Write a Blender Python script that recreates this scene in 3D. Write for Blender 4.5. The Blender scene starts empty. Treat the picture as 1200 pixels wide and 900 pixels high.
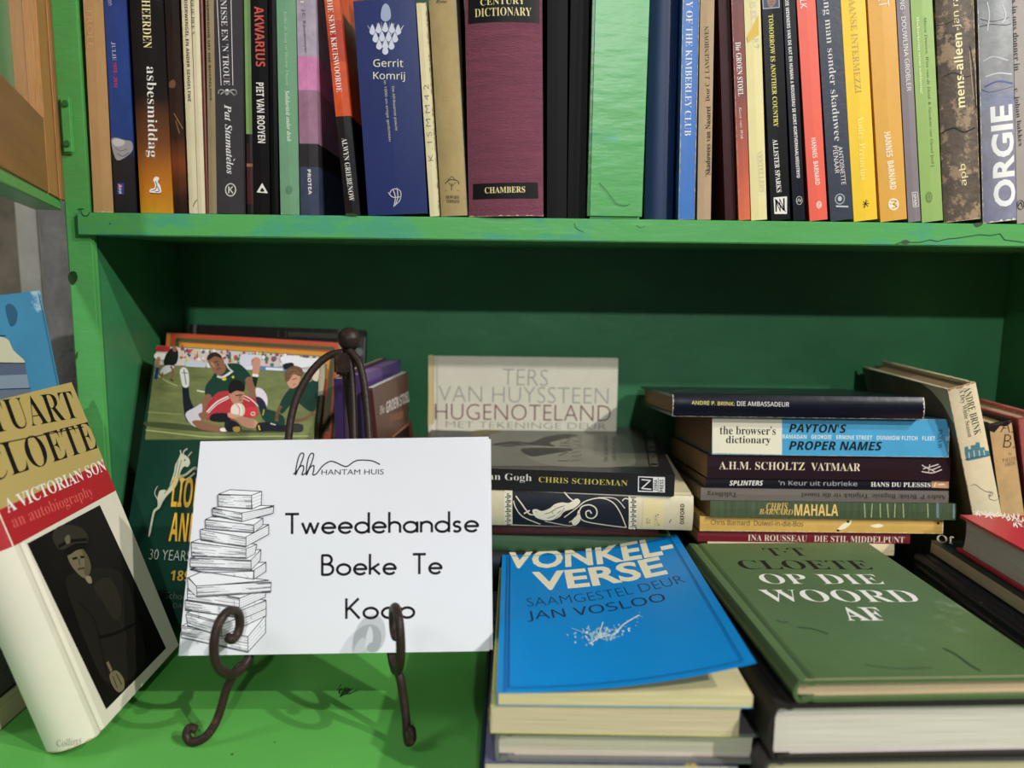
import bpy, bmesh, math, random
from mathutils import Vector, Matrix
from mathutils.geometry import tessellate_polygon
R = random.Random(7)
S = bpy.context.scene
COL = S.collection
# ---------------- camera ----------------
CAMZ, PITCH, ROLL, F = 0.297, math.radians(8.2), 0.0125, 900.0
CAMP = Vector((0, 0, CAMZ))
fw = Vector((0, math.cos(PITCH), -math.sin(PITCH)))
rt = Vector((1, 0, 0)); up = Vector((0, math.sin(PITCH), math.cos(PITCH)))
cx_ = math.cos(ROLL) * rt + math.sin(ROLL) * up
cy_ = -math.sin(ROLL) * rt + math.cos(ROLL) * up
cam = bpy.data.cameras.new('camera'); camo = bpy.data.objects.new('camera', cam); COL.objects.link(camo)
camo.matrix_world = Matrix(((cx_.x, cy_.x, -fw.x, 0), (cx_.y, cy_.y, -fw.y, 0), (cx_.z, cy_.z, -fw.z, CAMZ), (0, 0, 0, 1)))
cam.sensor_width = 36; cam.lens = 27; cam.clip_start = 0.02
cam.dof.use_dof = True; cam.dof.focus_distance = 0.56; cam.dof.aperture_fstop = 4.0
S.camera = camo
# ---------------- world, lamps, exposure ----------------
W = bpy.data.worlds.new('world'); S.world = W; W.use_nodes = True
W.node_tree.nodes['Background'].inputs[0].default_value = (1.0, 0.97, 0.93, 1)
W.node_tree.nodes['Background'].inputs[1].default_value = 0.07
AIM = Vector((0.02, 0.55, 0.16))
def lamp(name, d, dist, watts, size, col):
    l = bpy.data.lights.new(name, 'AREA'); l.shape = 'DISK'; l.size = size; l.energy = watts; l.color = col
    o = bpy.data.objects.new(name, l); COL.objects.link(o)
    d = Vector(d).normalized(); o.location = AIM + d * dist
    o.rotation_euler = d.to_track_quat('Z', 'Y').to_euler()
lamp('ceiling_lamp', (.69, -.61, .59), 2.6, 37, .05, (1, .97, .92))
lamp('ceiling_lamp', (.61, -.34, .59), 2.5, 27, .05, (1, .97, .92))
lamp('ceiling_lamp', (.10, -.91, .415), 3.0, 27, .07, (.93, .97, 1))
lamp('left_fill', (-.90, -.35, .80), 2.6, 16, .8, (.95, .98, 1))  # unseen soft fill, added to brighten the left-facing page edges
S.view_settings.view_transform = 'Standard'; S.view_settings.look = 'None'
S.view_settings.exposure = 0.0; S.view_settings.gamma = 1; S.view_settings.use_curve_mapping = False
# ---------------- pixel helpers (for measuring where things stand) ----------------
def ray(px, py):
    a = (px - 600) / F; b = -(py - 450) / F
    return fw + a * cx_ + b * cy_
def at_y(px, py, Y):
    r = ray(px, py); return CAMP + r * (Y / r.y)
def at_z(px, py, Z):
    r = ray(px, py); return CAMP + r * ((Z - CAMZ) / r.z)
VW = {'0': (0, 0, 1), 'V1': (60, 0, .28902), 'V2': (340, 0, .3), 'V3': (680, 0, .3), 'V4': (920, 0, .3), 'V6': (150, 360, .378),
      'V7': (480, 400, .28333), 'V8': (740, 410, .38333), 'W1': (0, 440, .5116), 'W2': (190, 490, .45556), 'W3': (560, 600, .33333),
      'W4': (800, 580, .35556), 'W5': (380, 370, .17766), 'W6': (1000, 410, .25543), 'W8': (160, 500, .33333),
      'Z5': (0, 240, .26667), 'Z6': (0, 740, .2), 'Z7': (170, 370, .19167), 'Z8': (1020, 580, .2)}
def pv(view, x, y):
    v = VW[view]; return (v[0] + v[2] * x, v[1] + v[2] * y)
# ---------------- materials ----------------
def lin(c):
    v = [((x / 255) / 12.92 if x / 255 <= .04045 else ((x / 255 + .055) / 1.055) ** 2.4) for x in c[:3]]
    m = max(v); k = (m + .004) / (m + .022)          # printed blacks reflect a little less than they look
    return tuple(x * k for x in v) + (1,)
MC = {}
def mat(name, col, rough=.45, noise=.12, ns=40, bump=.15, ramp=None, spots=None, stretch=(1, 1, 1), hard=False, bscale=None, spec=.5):
    """noise: strength of lighter/darker mottling; ramp: [(z, colour)] along the object's own height; spots: (colour, scale, threshold)"""
    key = (name, tuple(col), rough, noise, ns, bump, str(ramp), str(spots), stretch, hard, bscale, spec)
    if key in MC: return MC[key]
    m = bpy.data.materials.new(name); m.use_nodes = True; nt = m.node_tree; N = nt.nodes; L = nt.links
    b = N['Principled BSDF']; b.inputs['Roughness'].default_value = rough; b.inputs['Specular IOR Level'].default_value = spec if max(col) > 70 or ramp else .22
    tc = N.new('ShaderNodeTexCoord'); mp = N.new('ShaderNodeMapping'); mp.inputs['Scale'].default_value = stretch
    L.new(tc.outputs['Object'], mp.inputs[0])
    if ramp:
        z0, z1 = ramp[0][0], ramp[-1][0]
        sp = N.new('ShaderNodeSeparateXYZ'); L.new(tc.outputs['Object'], sp.inputs[0])
        mr = N.new('ShaderNodeMapRange'); mr.inputs[1].default_value = z0; mr.inputs[2].default_value = z1
        nz0 = N.new('ShaderNodeTexNoise'); nz0.inputs['Scale'].default_value = 60; L.new(tc.outputs['Object'], nz0.inputs[0])
        ad = N.new('ShaderNodeMath'); ad.operation = 'MULTIPLY_ADD'; L.new(nz0.outputs[0], ad.inputs[0]); ad.inputs[1].default_value = 0 if hard else .02
        L.new(sp.outputs[2], ad.inputs[2]); L.new(ad.outputs[0], mr.inputs[0])
        cr = N.new('ShaderNodeValToRGB'); L.new(mr.outputs[0], cr.inputs[0]); e = cr.color_ramp.elements
        if hard: cr.color_ramp.interpolation = 'CONSTANT'
        for i, (z, c) in enumerate(ramp):
            p = (z - z0) / (z1 - z0)
            if i == 0: e[0].position = 0; e[0].color = lin(c)
            elif i == len(ramp) - 1: e[len(e) - 1].position = 1; e[len(e) - 1].color = lin(c)
            else:
                q = e.new(p); q.color = lin(c)
        src = cr.outputs[0]
    else:
        rgb = N.new('ShaderNodeRGB'); rgb.outputs[0].default_value = lin(col); src = rgb.outputs[0]
    nz = N.new('ShaderNodeTexNoise'); nz.inputs['Scale'].default_value = ns; nz.inputs['Detail'].default_value = 6; nz.inputs['Roughness'].default_value = .65
    L.new(mp.outputs[0], nz.inputs[0])
    if noise:
        mr2 = N.new('ShaderNodeMapRange'); mr2.inputs[1].default_value = .3; mr2.inputs[2].default_value = .7
        mr2.inputs[3].default_value = 1 - noise; mr2.inputs[4].default_value = 1 + noise * .7
        L.new(nz.outputs[0], mr2.inputs[0])
        vm = N.new('ShaderNodeVectorMath'); vm.operation = 'SCALE'; L.new(src, vm.inputs[0]); L.new(mr2.outputs[0], vm.inputs[3]); src = vm.outputs[0]
    if spots:
        n3 = N.new('ShaderNodeTexNoise'); n3.inputs['Scale'].default_value = spots[1]; n3.inputs['Detail'].default_value = 8; n3.inputs['Roughness'].default_value = .7
        L.new(mp.outputs[0], n3.inputs[0])
        mr3 = N.new('ShaderNodeMapRange'); mr3.inputs[1].default_value = spots[2]; mr3.inputs[2].default_value = spots[2] + .05; L.new(n3.outputs[0], mr3.inputs[0])
        mx = N.new('ShaderNodeMix'); mx.data_type = 'RGBA'; L.new(mr3.outputs[0], mx.inputs[0]); L.new(src, mx.inputs[6]); mx.inputs[7].default_value = lin(spots[0]); src = mx.outputs[2]
    L.new(src, b.inputs['Base Color'])
    if bump:
        n4 = N.new('ShaderNodeTexNoise'); n4.inputs['Scale'].default_value = bscale or ns * 4; n4.inputs['Detail'].default_value = 4; L.new(mp.outputs[0], n4.inputs[0])
        bp = N.new('ShaderNodeBump'); bp.inputs['Strength'].default_value = bump; bp.inputs['Distance'].default_value = .001
        L.new(n4.outputs[0], bp.inputs['Height']); L.new(bp.outputs[0], b.inputs['Normal'])
    MC[key] = m; return m
def pages_mat(col, axis='X'):
    key = ('pages', col, axis)
    if key in MC: return MC[key]
    m = bpy.data.materials.new('page_edges'); m.use_nodes = True; nt = m.node_tree; N = nt.nodes; L = nt.links
    b = N['Principled BSDF']; b.inputs['Roughness'].default_value = .85; b.inputs['Specular IOR Level'].default_value = .2
    tc = N.new('ShaderNodeTexCoord'); mp = N.new('ShaderNodeMapping'); mp.inputs['Scale'].default_value = (2600, 14, 14)
    L.new(tc.outputs['Object'], mp.inputs[0])
    nz = N.new('ShaderNodeTexNoise'); nz.inputs['Scale'].default_value = 1; nz.inputs['Detail'].default_value = 3; L.new(mp.outputs[0], nz.inputs[0])
    cr = N.new('ShaderNodeValToRGB'); e = cr.color_ramp.elements
    e[0].position = .32; e[0].color = lin([c * .86 for c in col]); e[1].position = .62; e[1].color = lin(col)
    L.new(nz.outputs[0], cr.inputs[0]); L.new(cr.outputs[0], b.inputs['Base Color'])
    bp = N.new('ShaderNodeBump'); bp.inputs['Strength'].default_value = .3; bp.inputs['Distance'].default_value = .0005
    L.new(nz.outputs[0], bp.inputs['Height']); L.new(bp.outputs[0], b.inputs['Normal'])
    MC[key] = m; return m
def ink(col, rough=.5):
    return mat('print', col, rough, 0, 40, 0)
# ---------------- object helpers ----------------
def link(name, me, m, parent=None):
    o = bpy.data.objects.new(name, me); COL.objects.link(o)
    if m is not None:
        for q in (m if isinstance(m, list) else [m]): me.materials.append(q)
    if parent is not None: o.parent = parent
    return o
def bm_obj(name, bm, m, parent=None, smooth=False):
    me = bpy.data.meshes.new(name); bmesh.ops.recalc_face_normals(bm, faces=bm.faces[:]); bm.to_mesh(me); bm.free()
    if smooth:
        for p in me.polygons: p.use_smooth = True
    return link(name, me, m, parent)
def add_box(bm, lo, hi, bev=0.0):
    vs = [bm.verts.new((x, y, z)) for x in (lo[0], hi[0]) for y in (lo[1], hi[1]) for z in (lo[2], hi[2])]
    fs = [bm.faces.new([vs[i] for i in q]) for q in ((0, 1, 3, 2), (4, 6, 7, 5), (0, 4, 5, 1), (2, 3, 7, 6), (0, 2, 6, 4), (1, 5, 7, 3))]
    if bev:
        es = list({e for f in fs for e in f.edges})
        bmesh.ops.bevel(bm, geom=es, offset=bev, segments=2, affect='EDGES')
def box(name, lo, hi, m, parent=None, bev=0.0):
    bm = bmesh.new(); add_box(bm, lo, hi, bev); return bm_obj(name, bm, m, parent)
def thing(name, label, cat, loc=(0, 0, 0), group=None):
    o = bpy.data.objects.new(name, None); COL.objects.link(o); o.location = loc; o.empty_display_size = .02
    o['label'] = label; o['category'] = cat
    if group: o['group'] = group
    return o
def catmull(P, n=6, closed=False):
    out = []; m = len(P); rng = range(m if closed else m - 1)
    for i in rng:
        g = (lambda k: P[k % m]) if closed else (lambda k: P[min(max(k, 0), m - 1)])
        p0, p1, p2, p3 = map(Vector, (g(i - 1), g(i), g(i + 1), g(i + 2)))
        for j in range(n):
            t = j / n
            out.append(.5 * ((2 * p1) + (-p0 + p2) * t + (2 * p0 - 5 * p1 + 4 * p2 - p3) * t * t + (-p0 + 3 * p1 - 3 * p2 + p3) * t ** 3))
    if not closed: out.append(Vector(P[-1]))
    return out
def add_tube(bm, pts, rad, seg=10, cap=True):
    pts = [Vector(p) for p in pts]; rings = []; nrm = None; n = len(pts)
    for i, p in enumerate(pts):
        t = (pts[min(i + 1, n - 1)] - pts[max(i - 1, 0)]).normalized()
        if nrm is None: nrm = t.orthogonal().normalized()
        nrm = (nrm - t * nrm.dot(t)).normalized(); bn = t.cross(nrm)
        r = rad(i / (n - 1)) if callable(rad) else rad
        rings.append([bm.verts.new(p + r * (math.cos(a) * nrm + math.sin(a) * bn)) for a in (2 * math.pi * k / seg for k in range(seg))])
    for a, b in zip(rings, rings[1:]):
        for k in range(seg): bm.faces.new((a[k], a[(k + 1) % seg], b[(k + 1) % seg], b[k]))
    if cap: bm.faces.new(rings[0][::-1]); bm.faces.new(rings[-1])
# ---------------- lettering and print ----------------
STY = {'b': (0x1D400, 0x1D41A, 0x1D7CE, 0), 'r': (0x1D400, 0x1D41A, 0x1D7CE, -.009), 'i': (0x1D434, 0x1D44E, None, 0), 'bi': (0x1D468, 0x1D482, None, 0),
       'sb': (0x1D5D4, 0x1D5EE, 0x1D7EC, 0), 'sr': (0x1D5A0, 0x1D5BA, 0x1D7E2, 0), 'si': (0x1D608, 0x1D622, None, 0), 'sbi': (0x1D63C, 0x1D656, None, 0),
       'scr': (0x1D4D0, 0x1D4EA, None, 0), 'mono': (0x1D670, 0x1D68A, 0x1D7F6, 0), 's': None, 'sl': 'light', 'sh': 'heavy'}
def restyle(s, style):
    st = STY[style]; off = 0; t = s
    if isinstance(st, tuple):
        o = ''
        for ch in s:
            if 'A' <= ch <= 'Z': o += chr(st[0] + ord(ch) - 65)
            elif 'a' <= ch <= 'z': o += '\u210E' if (st[1] == 0x1D44E and ch == 'h') else chr(st[1] + ord(ch) - 97)
            elif '0' <= ch <= '9' and st[2]: o += chr(st[2] + ord(ch) - 48)
            else: o += ch
        t = o; off = st[3]
    elif st == 'light': off = -.018
    elif st == 'heavy': off = .03
    return t, off
TQ = []
def split_tris(tris, mx, it=9):
    for _ in range(it):
        out = []; hit = False
        for t in tris:
            L_ = [(t[i] - t[(i + 1) % 3]).length for i in range(3)]; m_ = max(L_)
            if m_ > mx:
                hit = True; i = L_.index(m_); a, b, c = t[i], t[(i + 1) % 3], t[(i + 2) % 3]; md = (a + b) / 2
                out += [[a, md, c], [md, b, c]]
            else: out.append(t)
        tris = out
        if not hit: break
    return tris
def set_type():
    """turn every queued line of lettering into a thin printed mesh (one conversion per weight, one line of type per string)"""
    by = {}
    for q in TQ:
        t, off = restyle(q[2], q[3]); by.setdefault(off, {}).setdefault(t, []).append(q)
    for off, lines in by.items():
        keys = list(lines); c = bpy.data.curves.new('lettering', 'FONT'); c.body = '\n'.join(keys); c.resolution_u = 3; c.offset = off; c.space_line = 4
        ob = bpy.data.objects.new('lettering', c); me = ob.to_mesh()
        vs = [(v.co.x, v.co.y) for v in me.vertices]; fs = [tuple(p.vertices) for p in me.polygons]
        ob.to_mesh_clear(); bpy.data.objects.remove(ob); bpy.data.curves.remove(c)
        band = {}
        for f in fs: band.setdefault(round((-vs[f[0]][1] + .25) / 4), []).append(f)
        for k, key in enumerate(keys):
            F_ = band.get(k, []); ids = sorted({i for f in F_ for i in f}); mp = {i: n for n, i in enumerate(ids)}
            if not ids: print('NO GLYPHS', key); continue
            P = [vs[i] for i in ids]; x0 = min(p[0] for p in P); x1 = max(p[0] for p in P); y0 = min(p[1] for p in P); y1 = max(p[1] for p in P)
            P = [((x - x0) / (x1 - x0), (y - y0) / (y1 - y0)) for x, y in P]; F2 = [tuple(mp[i] for i in f) for f in F_]
            for (T_, surf, _, _, m, un, ul, wn, wl, o_, col, name) in lines[key]:
                Q = [m + un * ((x - .5) * ul) + wn * ((y - .5) * wl) for x, y in P]
                if T_.surf[surf][4]:
                    tr = split_tris([[Q[f[0]], Q[f[i]], Q[f[i + 1]]] for f in F2 for i in range(1, len(f) - 1)], .003)
                    V = [T_.pt(surf, p.x, p.y, o_) for t in tr for p in t]; FF = [(3 * i, 3 * i + 1, 3 * i + 2) for i in range(len(tr))]
                else: V = [T_.pt(surf, p.x, p.y, o_) for p in Q]; FF = F2
                me = bpy.data.meshes.new(name); me.from_pydata(V, [], FF); me.update()
                link(name, me, ink(col), T_.root)
class Thing:
    """something with printed faces: an Empty with its matrix, and named flat or gently curved faces"""
    def __init__(s, root, M):
        s.root = root; s.M = M; s.Mi = M.inverted(); s.surf = {}; s.n = 0; s.fix = None
    def face(s, name, O, U, V, disp=None):
        U = Vector(U); V = Vector(V); s.surf[name] = (Vector(O), U, V, U.cross(V), disp)
    def uv(s, name, px, py):
        O, U, V, N, disp = s.surf[name]; o = s.Mi @ CAMP; d = s.Mi.to_3x3() @ ray(px, py)
        h = 0
        for _ in range(3):
            t = ((O + N * h) - o).dot(N) / d.dot(N); p = o + d * t - O; u, v = p.dot(U), p.dot(V)
            if not disp: break
            h = disp(u, v)
        return s.fix(u, v) if s.fix and name == 'spine' else (u, v)
    def pt(s, name, u, v, off):
        O, U, V, N, disp = s.surf[name]
        return O + U * u + V * v + N * (off + (disp(u, v) if disp else 0))
    def lay(s, step=1):
        s.n += step; return .00007 + .000005 * s.n
    def text(s, surf, view, string, x0, y0, x1, y1, h, style, col, name='title_lettering'):
        a = pv(view, x0, y0); b = pv(view, x1, y1); hp = h * VW[view][2] / 2
        dx, dy = b[0] - a[0], b[1] - a[1]; l = math.hypot(dx, dy); nx, ny = -dy / l, dx / l      # towards the letters' feet
        c = [Vector(s.uv(surf, a[0] + nx * hp, a[1] + ny * hp)), Vector(s.uv(surf, b[0] + nx * hp, b[1] + ny * hp)),
             Vector(s.uv(surf, b[0] - nx * hp, b[1] - ny * hp)), Vector(s.uv(surf, a[0] - nx * hp, a[1] - ny * hp))]
        u = ((c[1] + c[2]) - (c[0] + c[3])) / 2; w = ((c[3] + c[2]) - (c[0] + c[1])) / 2
        m = (c[0] + c[1] + c[2] + c[3]) / 4; ul = u.length; un = u / ul; wn = Vector((-un.y, un.x)); wl = abs(w.dot(wn)) or .001
        if w.dot(wn) < 0: wn = -wn
        TQ.append((s, surf, string, style, m, un, ul, wn, wl, s.lay(), col, name))
    def art(s, surf, view, name, items, mats=None):
        """items: (colour, [points]) filled or (colour, width, [points]) drawn as a line; colour may be a material"""
        V = []; Fs = []; mi = []; ml = []; last = None
        curved = s.surf[surf][4] is not None
        def q(p):
            if view == 'uv': return Vector(p[:2])
            return Vector(s.uv(surf, *pv(view, p[0], p[1])))
        for it in items:
            c = it[0]; off = s.lay(0 if (len(it) == 3 and c is last) else 1); last = c if len(it) == 3 else None; m = c if isinstance(c, bpy.types.Material) else ink(c)
            if m not in ml: ml.append(m)
            k = ml.index(m)
            if len(it) == 2:
                p2 = [q(p) for p in it[1]]
                tr = tessellate_polygon([[Vector((p.x, p.y, 0)) for p in p2]])
                tris = [[p2[i] for i in t] for t in tr]
                if curved:
                    tris = split_tris([list(t) for t in tris], .003)
                for t in tris:
                    b0 = len(V); V += [s.pt(surf, p.x, p.y, off) for p in t]; Fs.append((b0, b0 + 1, b0 + 2)); mi.append(k)
            else:
                p2 = [q(p) for p in it[2]]
                sc = (q((it[2][0][0] + 10, it[2][0][1])) - q(it[2][0])).length / 10 if view != 'uv' else 1
                w = it[1] * sc / 2
                for i in range(len(p2) - 1):
                    a, b = p2[i], p2[i + 1]; d = b - a
                    if d.length < 1e-7: continue
                    n = Vector((-d.y, d.x)).normalized() * w; e = d.normalized() * w * .4; b0 = len(V)
                    V += [s.pt(surf, p.x, p.y, off) for p in (a - n - e, b - n + e, b + n + e, a + n - e)]; Fs.append((b0, b0 + 1, b0 + 2, b0 + 3)); mi.append(k)
        me = bpy.data.meshes.new(name); me.from_pydata(V, [], Fs); me.update()
        o = link(name, me, ml, s.root)
        for p, i in zip(me.polygons, mi): p.material_index = i
        return o
def ell(cx, cy, rx, ry, rot=0, n=18):
    c, s_ = math.cos(rot), math.sin(rot)
    return [(cx + rx * math.cos(a) * c - ry * math.sin(a) * s_, cy + rx * math.cos(a) * s_ + ry * math.sin(a) * c) for a in (2 * math.pi * k / n for k in range(n))]
def ring(cx, cy, rx, ry, n=20):
    p = ell(cx, cy, rx, ry, 0, n); return p + [p[0]]
def sm(p, n=4): return [tuple(v) for v in catmull([(a, b, 0) for a, b in p], n, True)]
def sl(p, n=5): return [tuple(v)[:2] for v in catmull([(a, b, 0) for a, b in p], n)]
def rect(x0, y0, x1, y1): return [(x0, y0), (x1, y0), (x1, y1), (x0, y1)]
# ---------------- books ----------------
CREAM = (226, 208, 170); TANP = (205, 180, 140); WHITEP = (222, 214, 200); GREYP = (190, 182, 168)
def make_book(label, M, t, w, h, cover, hard=False, pages=CREAM, bulge=None, group=None, lift=None, name='book', wear=None, worn=None):
    """own axes: x through the thickness (front board at x=t), y from spine to fore-edge, z from tail to head"""
    root = thing(name, label, 'book', (0, 0, 0), group); root.matrix_world = M
    B = bulge if bulge is not None else (t * .16 if hard else 0.0003)
    ov = .003 if hard else 0.0; th = .0022 if hard else .0004
    th = min(th, t * .2)
    def outer(y):      # groove where a hard cover hinges
        return .0009 if (hard and .0045 < y < .0085) else 0
    prof = []
    ys = [w, .0095, .0068, .004, .0012] if hard else [w, .0006]
    for y in ys: prof.append((outer(y), y))
    n = 21 if B > .0004 else 3
    for i in range(n):
        u = t * i / (n - 1); prof.append((u, -B * (1 - ((u - t / 2) / (t / 2)) ** 2)))
    for y in ys[::-1]: prof.append((t - outer(y), y))
    inner = []
    for y in ys: inner.append((t - outer(y) - th, y))
    for i in range(n - 1, -1, -1):
        u = t * i / (n - 1); uu = min(max(u, th), t - th); inner.append((uu, -B * (1 - ((u - t / 2) / (t / 2)) ** 2) + th))
    for y in ys[::-1]: inner.append((outer(y) + th, y))
    bm = bmesh.new(); k = len(prof)
    if lift:
        # soft cover whose front board curls away: spine and back board, then a curved front sheet
        add_box(bm, (0, 0, 0), (th, w, h)); add_box(bm, (0, -th, 0), (t, 0, h))
        g = 24; rows = []
        for i in range(g + 1):
            y = w * i / g; rows.append([(bm.verts.new((t + lift(y, z) - th, y, z)), bm.verts.new((t + lift(y, z), y, z))) for z in (h * j / 12 for j in range(13))])
        for i in range(g):
            for j in range(12):
                a, b, c, d = rows[i][j], rows[i + 1][j], rows[i + 1][j + 1], rows[i][j + 1]
                bm.faces.new((a[0], d[0], c[0], b[0])); bm.faces.new((a[1], b[1], c[1], d[1]))
        for i in range(g):
            for j in (0, 12): a, b = rows[i][j], rows[i + 1][j]; bm.faces.new((a[0], b[0], b[1], a[1]))
        for j in range(12):
            for i in (0, g): a, b = rows[i][j], rows[i][j + 1]; bm.faces.new((a[0], b[0], b[1], a[1]))
    else:
        lv = []
        for z in (0, h):
            lv.append(([bm.verts.new((x, y, z)) for x, y in prof], [bm.verts.new((x, y, z)) for x, y in inner]))
        m_ = len(inner)
        for A, Bv in zip(lv[0], lv[1]):
            for i in range(len(A) - 1): bm.faces.new((A[i], A[i + 1], Bv[i + 1], Bv[i]))
        for z in (0, 1):
            P_, I_ = lv[z][0], lv[z][1][::-1]
            for i in range(k - 1): bm.faces.new((P_[i], P_[i + 1], I_[i + 1], I_[i]))
        for (pi, ii) in ((0, m_ - 1), (k - 1, 0)):
            bm.faces.new((lv[0][0][pi], lv[1][0][pi], lv[1][1][ii], lv[0][1][ii]))
    bm_obj('cover', bm, cover, root)
    pb = bmesh.new(); e = .00003
    y0 = .0004 if not hard else .0008
    pp = [(th + e, y0), (t - th - e, y0)]
    if hard:      # a fore-edge that is slightly hollow
        pp += [(t - th - e, w - ov), (t * .75, w - ov - .001), (t * .5, w - ov - .0014), (t * .25, w - ov - .001), (th + e, w - ov)]
        if .0009 > 0: pp = [(th + .0009 + e, y0), (t - th - .0009 - e, y0), (t - th - .0009 - e, .0095), (t - th - e, .010)] + pp[2:] + [(th + e, .010), (th + .0009 + e, .0095)]
    else: pp += [(t - th - e, w - .0005), (th + e, w - .0005)]
    zz = (ov, h - ov) if hard else (.0003, h - .0003)
    a = [pb.verts.new((x, y, zz[0])) for x, y in pp]; b = [pb.verts.new((x, y, zz[1])) for x, y in pp]
    pb.faces.new(a[::-1]); pb.faces.new(b)
    for i in range(len(pp)): j = (i + 1) % len(pp); pb.faces.new((a[i], a[j], b[j], b[i]))
    bm_obj('page_block', pb, pages_mat(pages), root)
    T_ = Thing(root, M); T_.t, T_.w, T_.h = t, w, h
    T_.face('spine', (0, 0, 0), (1, 0, 0), (0, 0, 1), (lambda u, v: B * max(0, 1 - ((u - t / 2) / (t / 2)) ** 2)) if B > .0004 else None)
    T_.face('front', (t, 0, 0), (0, 1, 0), (0, 0, 1), (lambda u, v: lift(min(max(u, 0), w), v)) if lift else None)
    T_.face('back', (0, w, 0), (0, -1, 0), (0, 0, 1))
    if B <= .0004 and not hard: T_.surf['spine'] = (Vector((0, -B, 0)),) + T_.surf['spine'][1:]
    if worn:      # rubbed, chipped paper along the edges of the spine
        items = []
        for (edge, amt) in worn[1]:
            rr = random.Random(hash(label) % 9973 if False else len(label) * 31 + len(edge)); pts = []
            L_ = h if edge in ('l', 'r') else t; m2 = int(L_ / .0016) + 2
            for i in range(m2 + 1):
                p = min(i * L_ / m2, L_); d = amt * rr.random() ** 2.2
                pts.append((p, d))
            if edge == 'l': poly = [(0.0, p) for p, d in (pts[0], pts[-1])][::-1] + [(d + .0001, p) for p, d in pts]
            elif edge == 'r': poly = [(t, p) for p, d in (pts[0], pts[-1])][::-1] + [(t - d - .0001, p) for p, d in pts]
            elif edge == 'b': poly = [(p, 0.0) for p, d in (pts[0], pts[-1])][::-1] + [(p, d + .0001) for p, d in pts]
            else: poly = [(p, h) for p, d in (pts[0], pts[-1])][::-1] + [(p, h - d - .0001) for p, d in pts]
            items.append((worn[0], poly))
        T_.art('spine', 'uv', 'worn_edge', items)
    return T_
def frame(O, X, Z):
    X = Vector(X).normalized(); Z = Vector(Z); Z = (Z - X * Z.dot(X)).normalized(); Y = Z.cross(X); O = Vector(O)
    return Matrix(((X.x, Y.x, Z.x, O.x), (X.y, Y.y, Z.y, O.y), (X.z, Y.z, Z.z, O.z), (0, 0, 0, 1)))
# ======================= the setting =======================
D = 0.605; BK = 0.765; ZB, ZT = 0.3222, 0.3392
plaster = mat('plaster', (134, 122, 104), .9, .4, 24, 1.0, spots=((122, 106, 80), 5, .56))
pw = mat('whitewash', (196, 190, 176), .8, .2, 25, .6, spots=((120, 112, 98), 38, .62))
def struct(o):
    o['kind'] = 'structure'; return o
struct(box('wall_back', (-1.4, .80, -.85), (1.6, .90, 1.3), plaster))
struct(box('floor', (-1.4, -.9, -.90), (1.6, .80, -.85), mat('floor_cement', (120, 112, 102), .7, .2, 8, .3)))
bm = bmesh.new(); add_tube(bm, [(-.408, .742, -.85), (-.404, .742, .2), (-.400, .742, 1.3)], .040, 28)
struct(bm_obj('trim_1', bm, mat('plaster_grey', (142, 137, 130), .95, .35, 40, 1.0, spots=((84, 80, 76), 60, .66)), smooth=True))
struct(box('trim_2', (-.487, .762, -.85), (-.462, .80, 1.3), pw, bev=.003))
# green painted bookcase
GREEN = (92, 176, 96)
gp = mat('green_gloss_paint', GREEN, .33, .10, 7, .35, stretch=(1, 1, 3), bscale=70)
gs = mat('green_gloss_paint', GREEN, .33, .10, 7, .4, stretch=(.6, 1, 2), bscale=60, spots=((78, 166, 126), 7, .52))  # teal spots: cool reflections on the gloss, painted into the colour
gc = mat('green_gloss_paint', (94, 176, 80), .36, .08, 6, .3, bscale=50)
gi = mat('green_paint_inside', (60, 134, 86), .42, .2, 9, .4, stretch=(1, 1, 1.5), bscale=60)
case = thing('bookcase', 'green painted wooden bookcase with divided upper shelf and deep lower counter', 'bookcase', (0, D, 0))
def part(name, lo, hi, m, bev=.0012):
    q = [Vector(lo) - Vector((0, D, 0)), Vector(hi) - Vector((0, D, 0))]
    return box(name, q[0], q[1], m, case, bev)
XL = at_y(109, 285, D).x; XP = at_y(75, 250, D).x; XR = .487
part('counter_board', (-.62, .30, -.025), (.66, D + .001, 0), gc, .002)
part('bottom_board', (XP, D + .0015, -.025), (XR + .03, BK, 0), gc, 0)
part('plinth_panel', (-.60, .33, -.849), (.64, .345, -.026), gp)
part('plinth_side', (-.60, .346, -.849), (-.585, .60, -.026), gp)
part('plinth_side', (.625, .346, -.849), (.64, .60, -.026), gp)
part('post', (XP, D, .0005), (XL, D + .007, .66), gp, .0015)
part('post', (XR, D, .0005), (XR + .04, D + .022, .66), gp, .0015)
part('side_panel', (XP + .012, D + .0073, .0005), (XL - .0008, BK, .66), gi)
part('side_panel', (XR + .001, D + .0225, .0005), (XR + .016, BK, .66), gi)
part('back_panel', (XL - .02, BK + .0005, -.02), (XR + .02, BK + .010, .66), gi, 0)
part('shelf_board', (XL, D + .0005, ZB), (XR, BK - .0005, ZT), gs, .001)
part('shelf_edge', (at_y(93, 262, D).x, D - .0035, ZB - .0003), (XR + .015, D - .0001, ZT), gs, .0008)
DX0, DX1 = at_y(688, 250, D).x, at_y(752, 250, D).x
part('divider', (DX0, D - .003, ZT + .0003), (DX1, BK - .0005, .60), gs, .002)
part('top_board', (XL, D + .0005, .6003), (XR, BK - .0005, .618), gs)
ct = Thing(case, Matrix.Translation((0, D, 0)))
ct.face('f', (0, -.0036, 0), (1, 0, 0), (0, 0, 1)); ct.face('p', (0, 0, 0), (1, 0, 0), (0, 0, 1)); ct.face('c', (0, 0, 0), (1, 0, 0), (0, 1, 0))
dk = (30, 72, 22); dg = (36, 96, 40)
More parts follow.
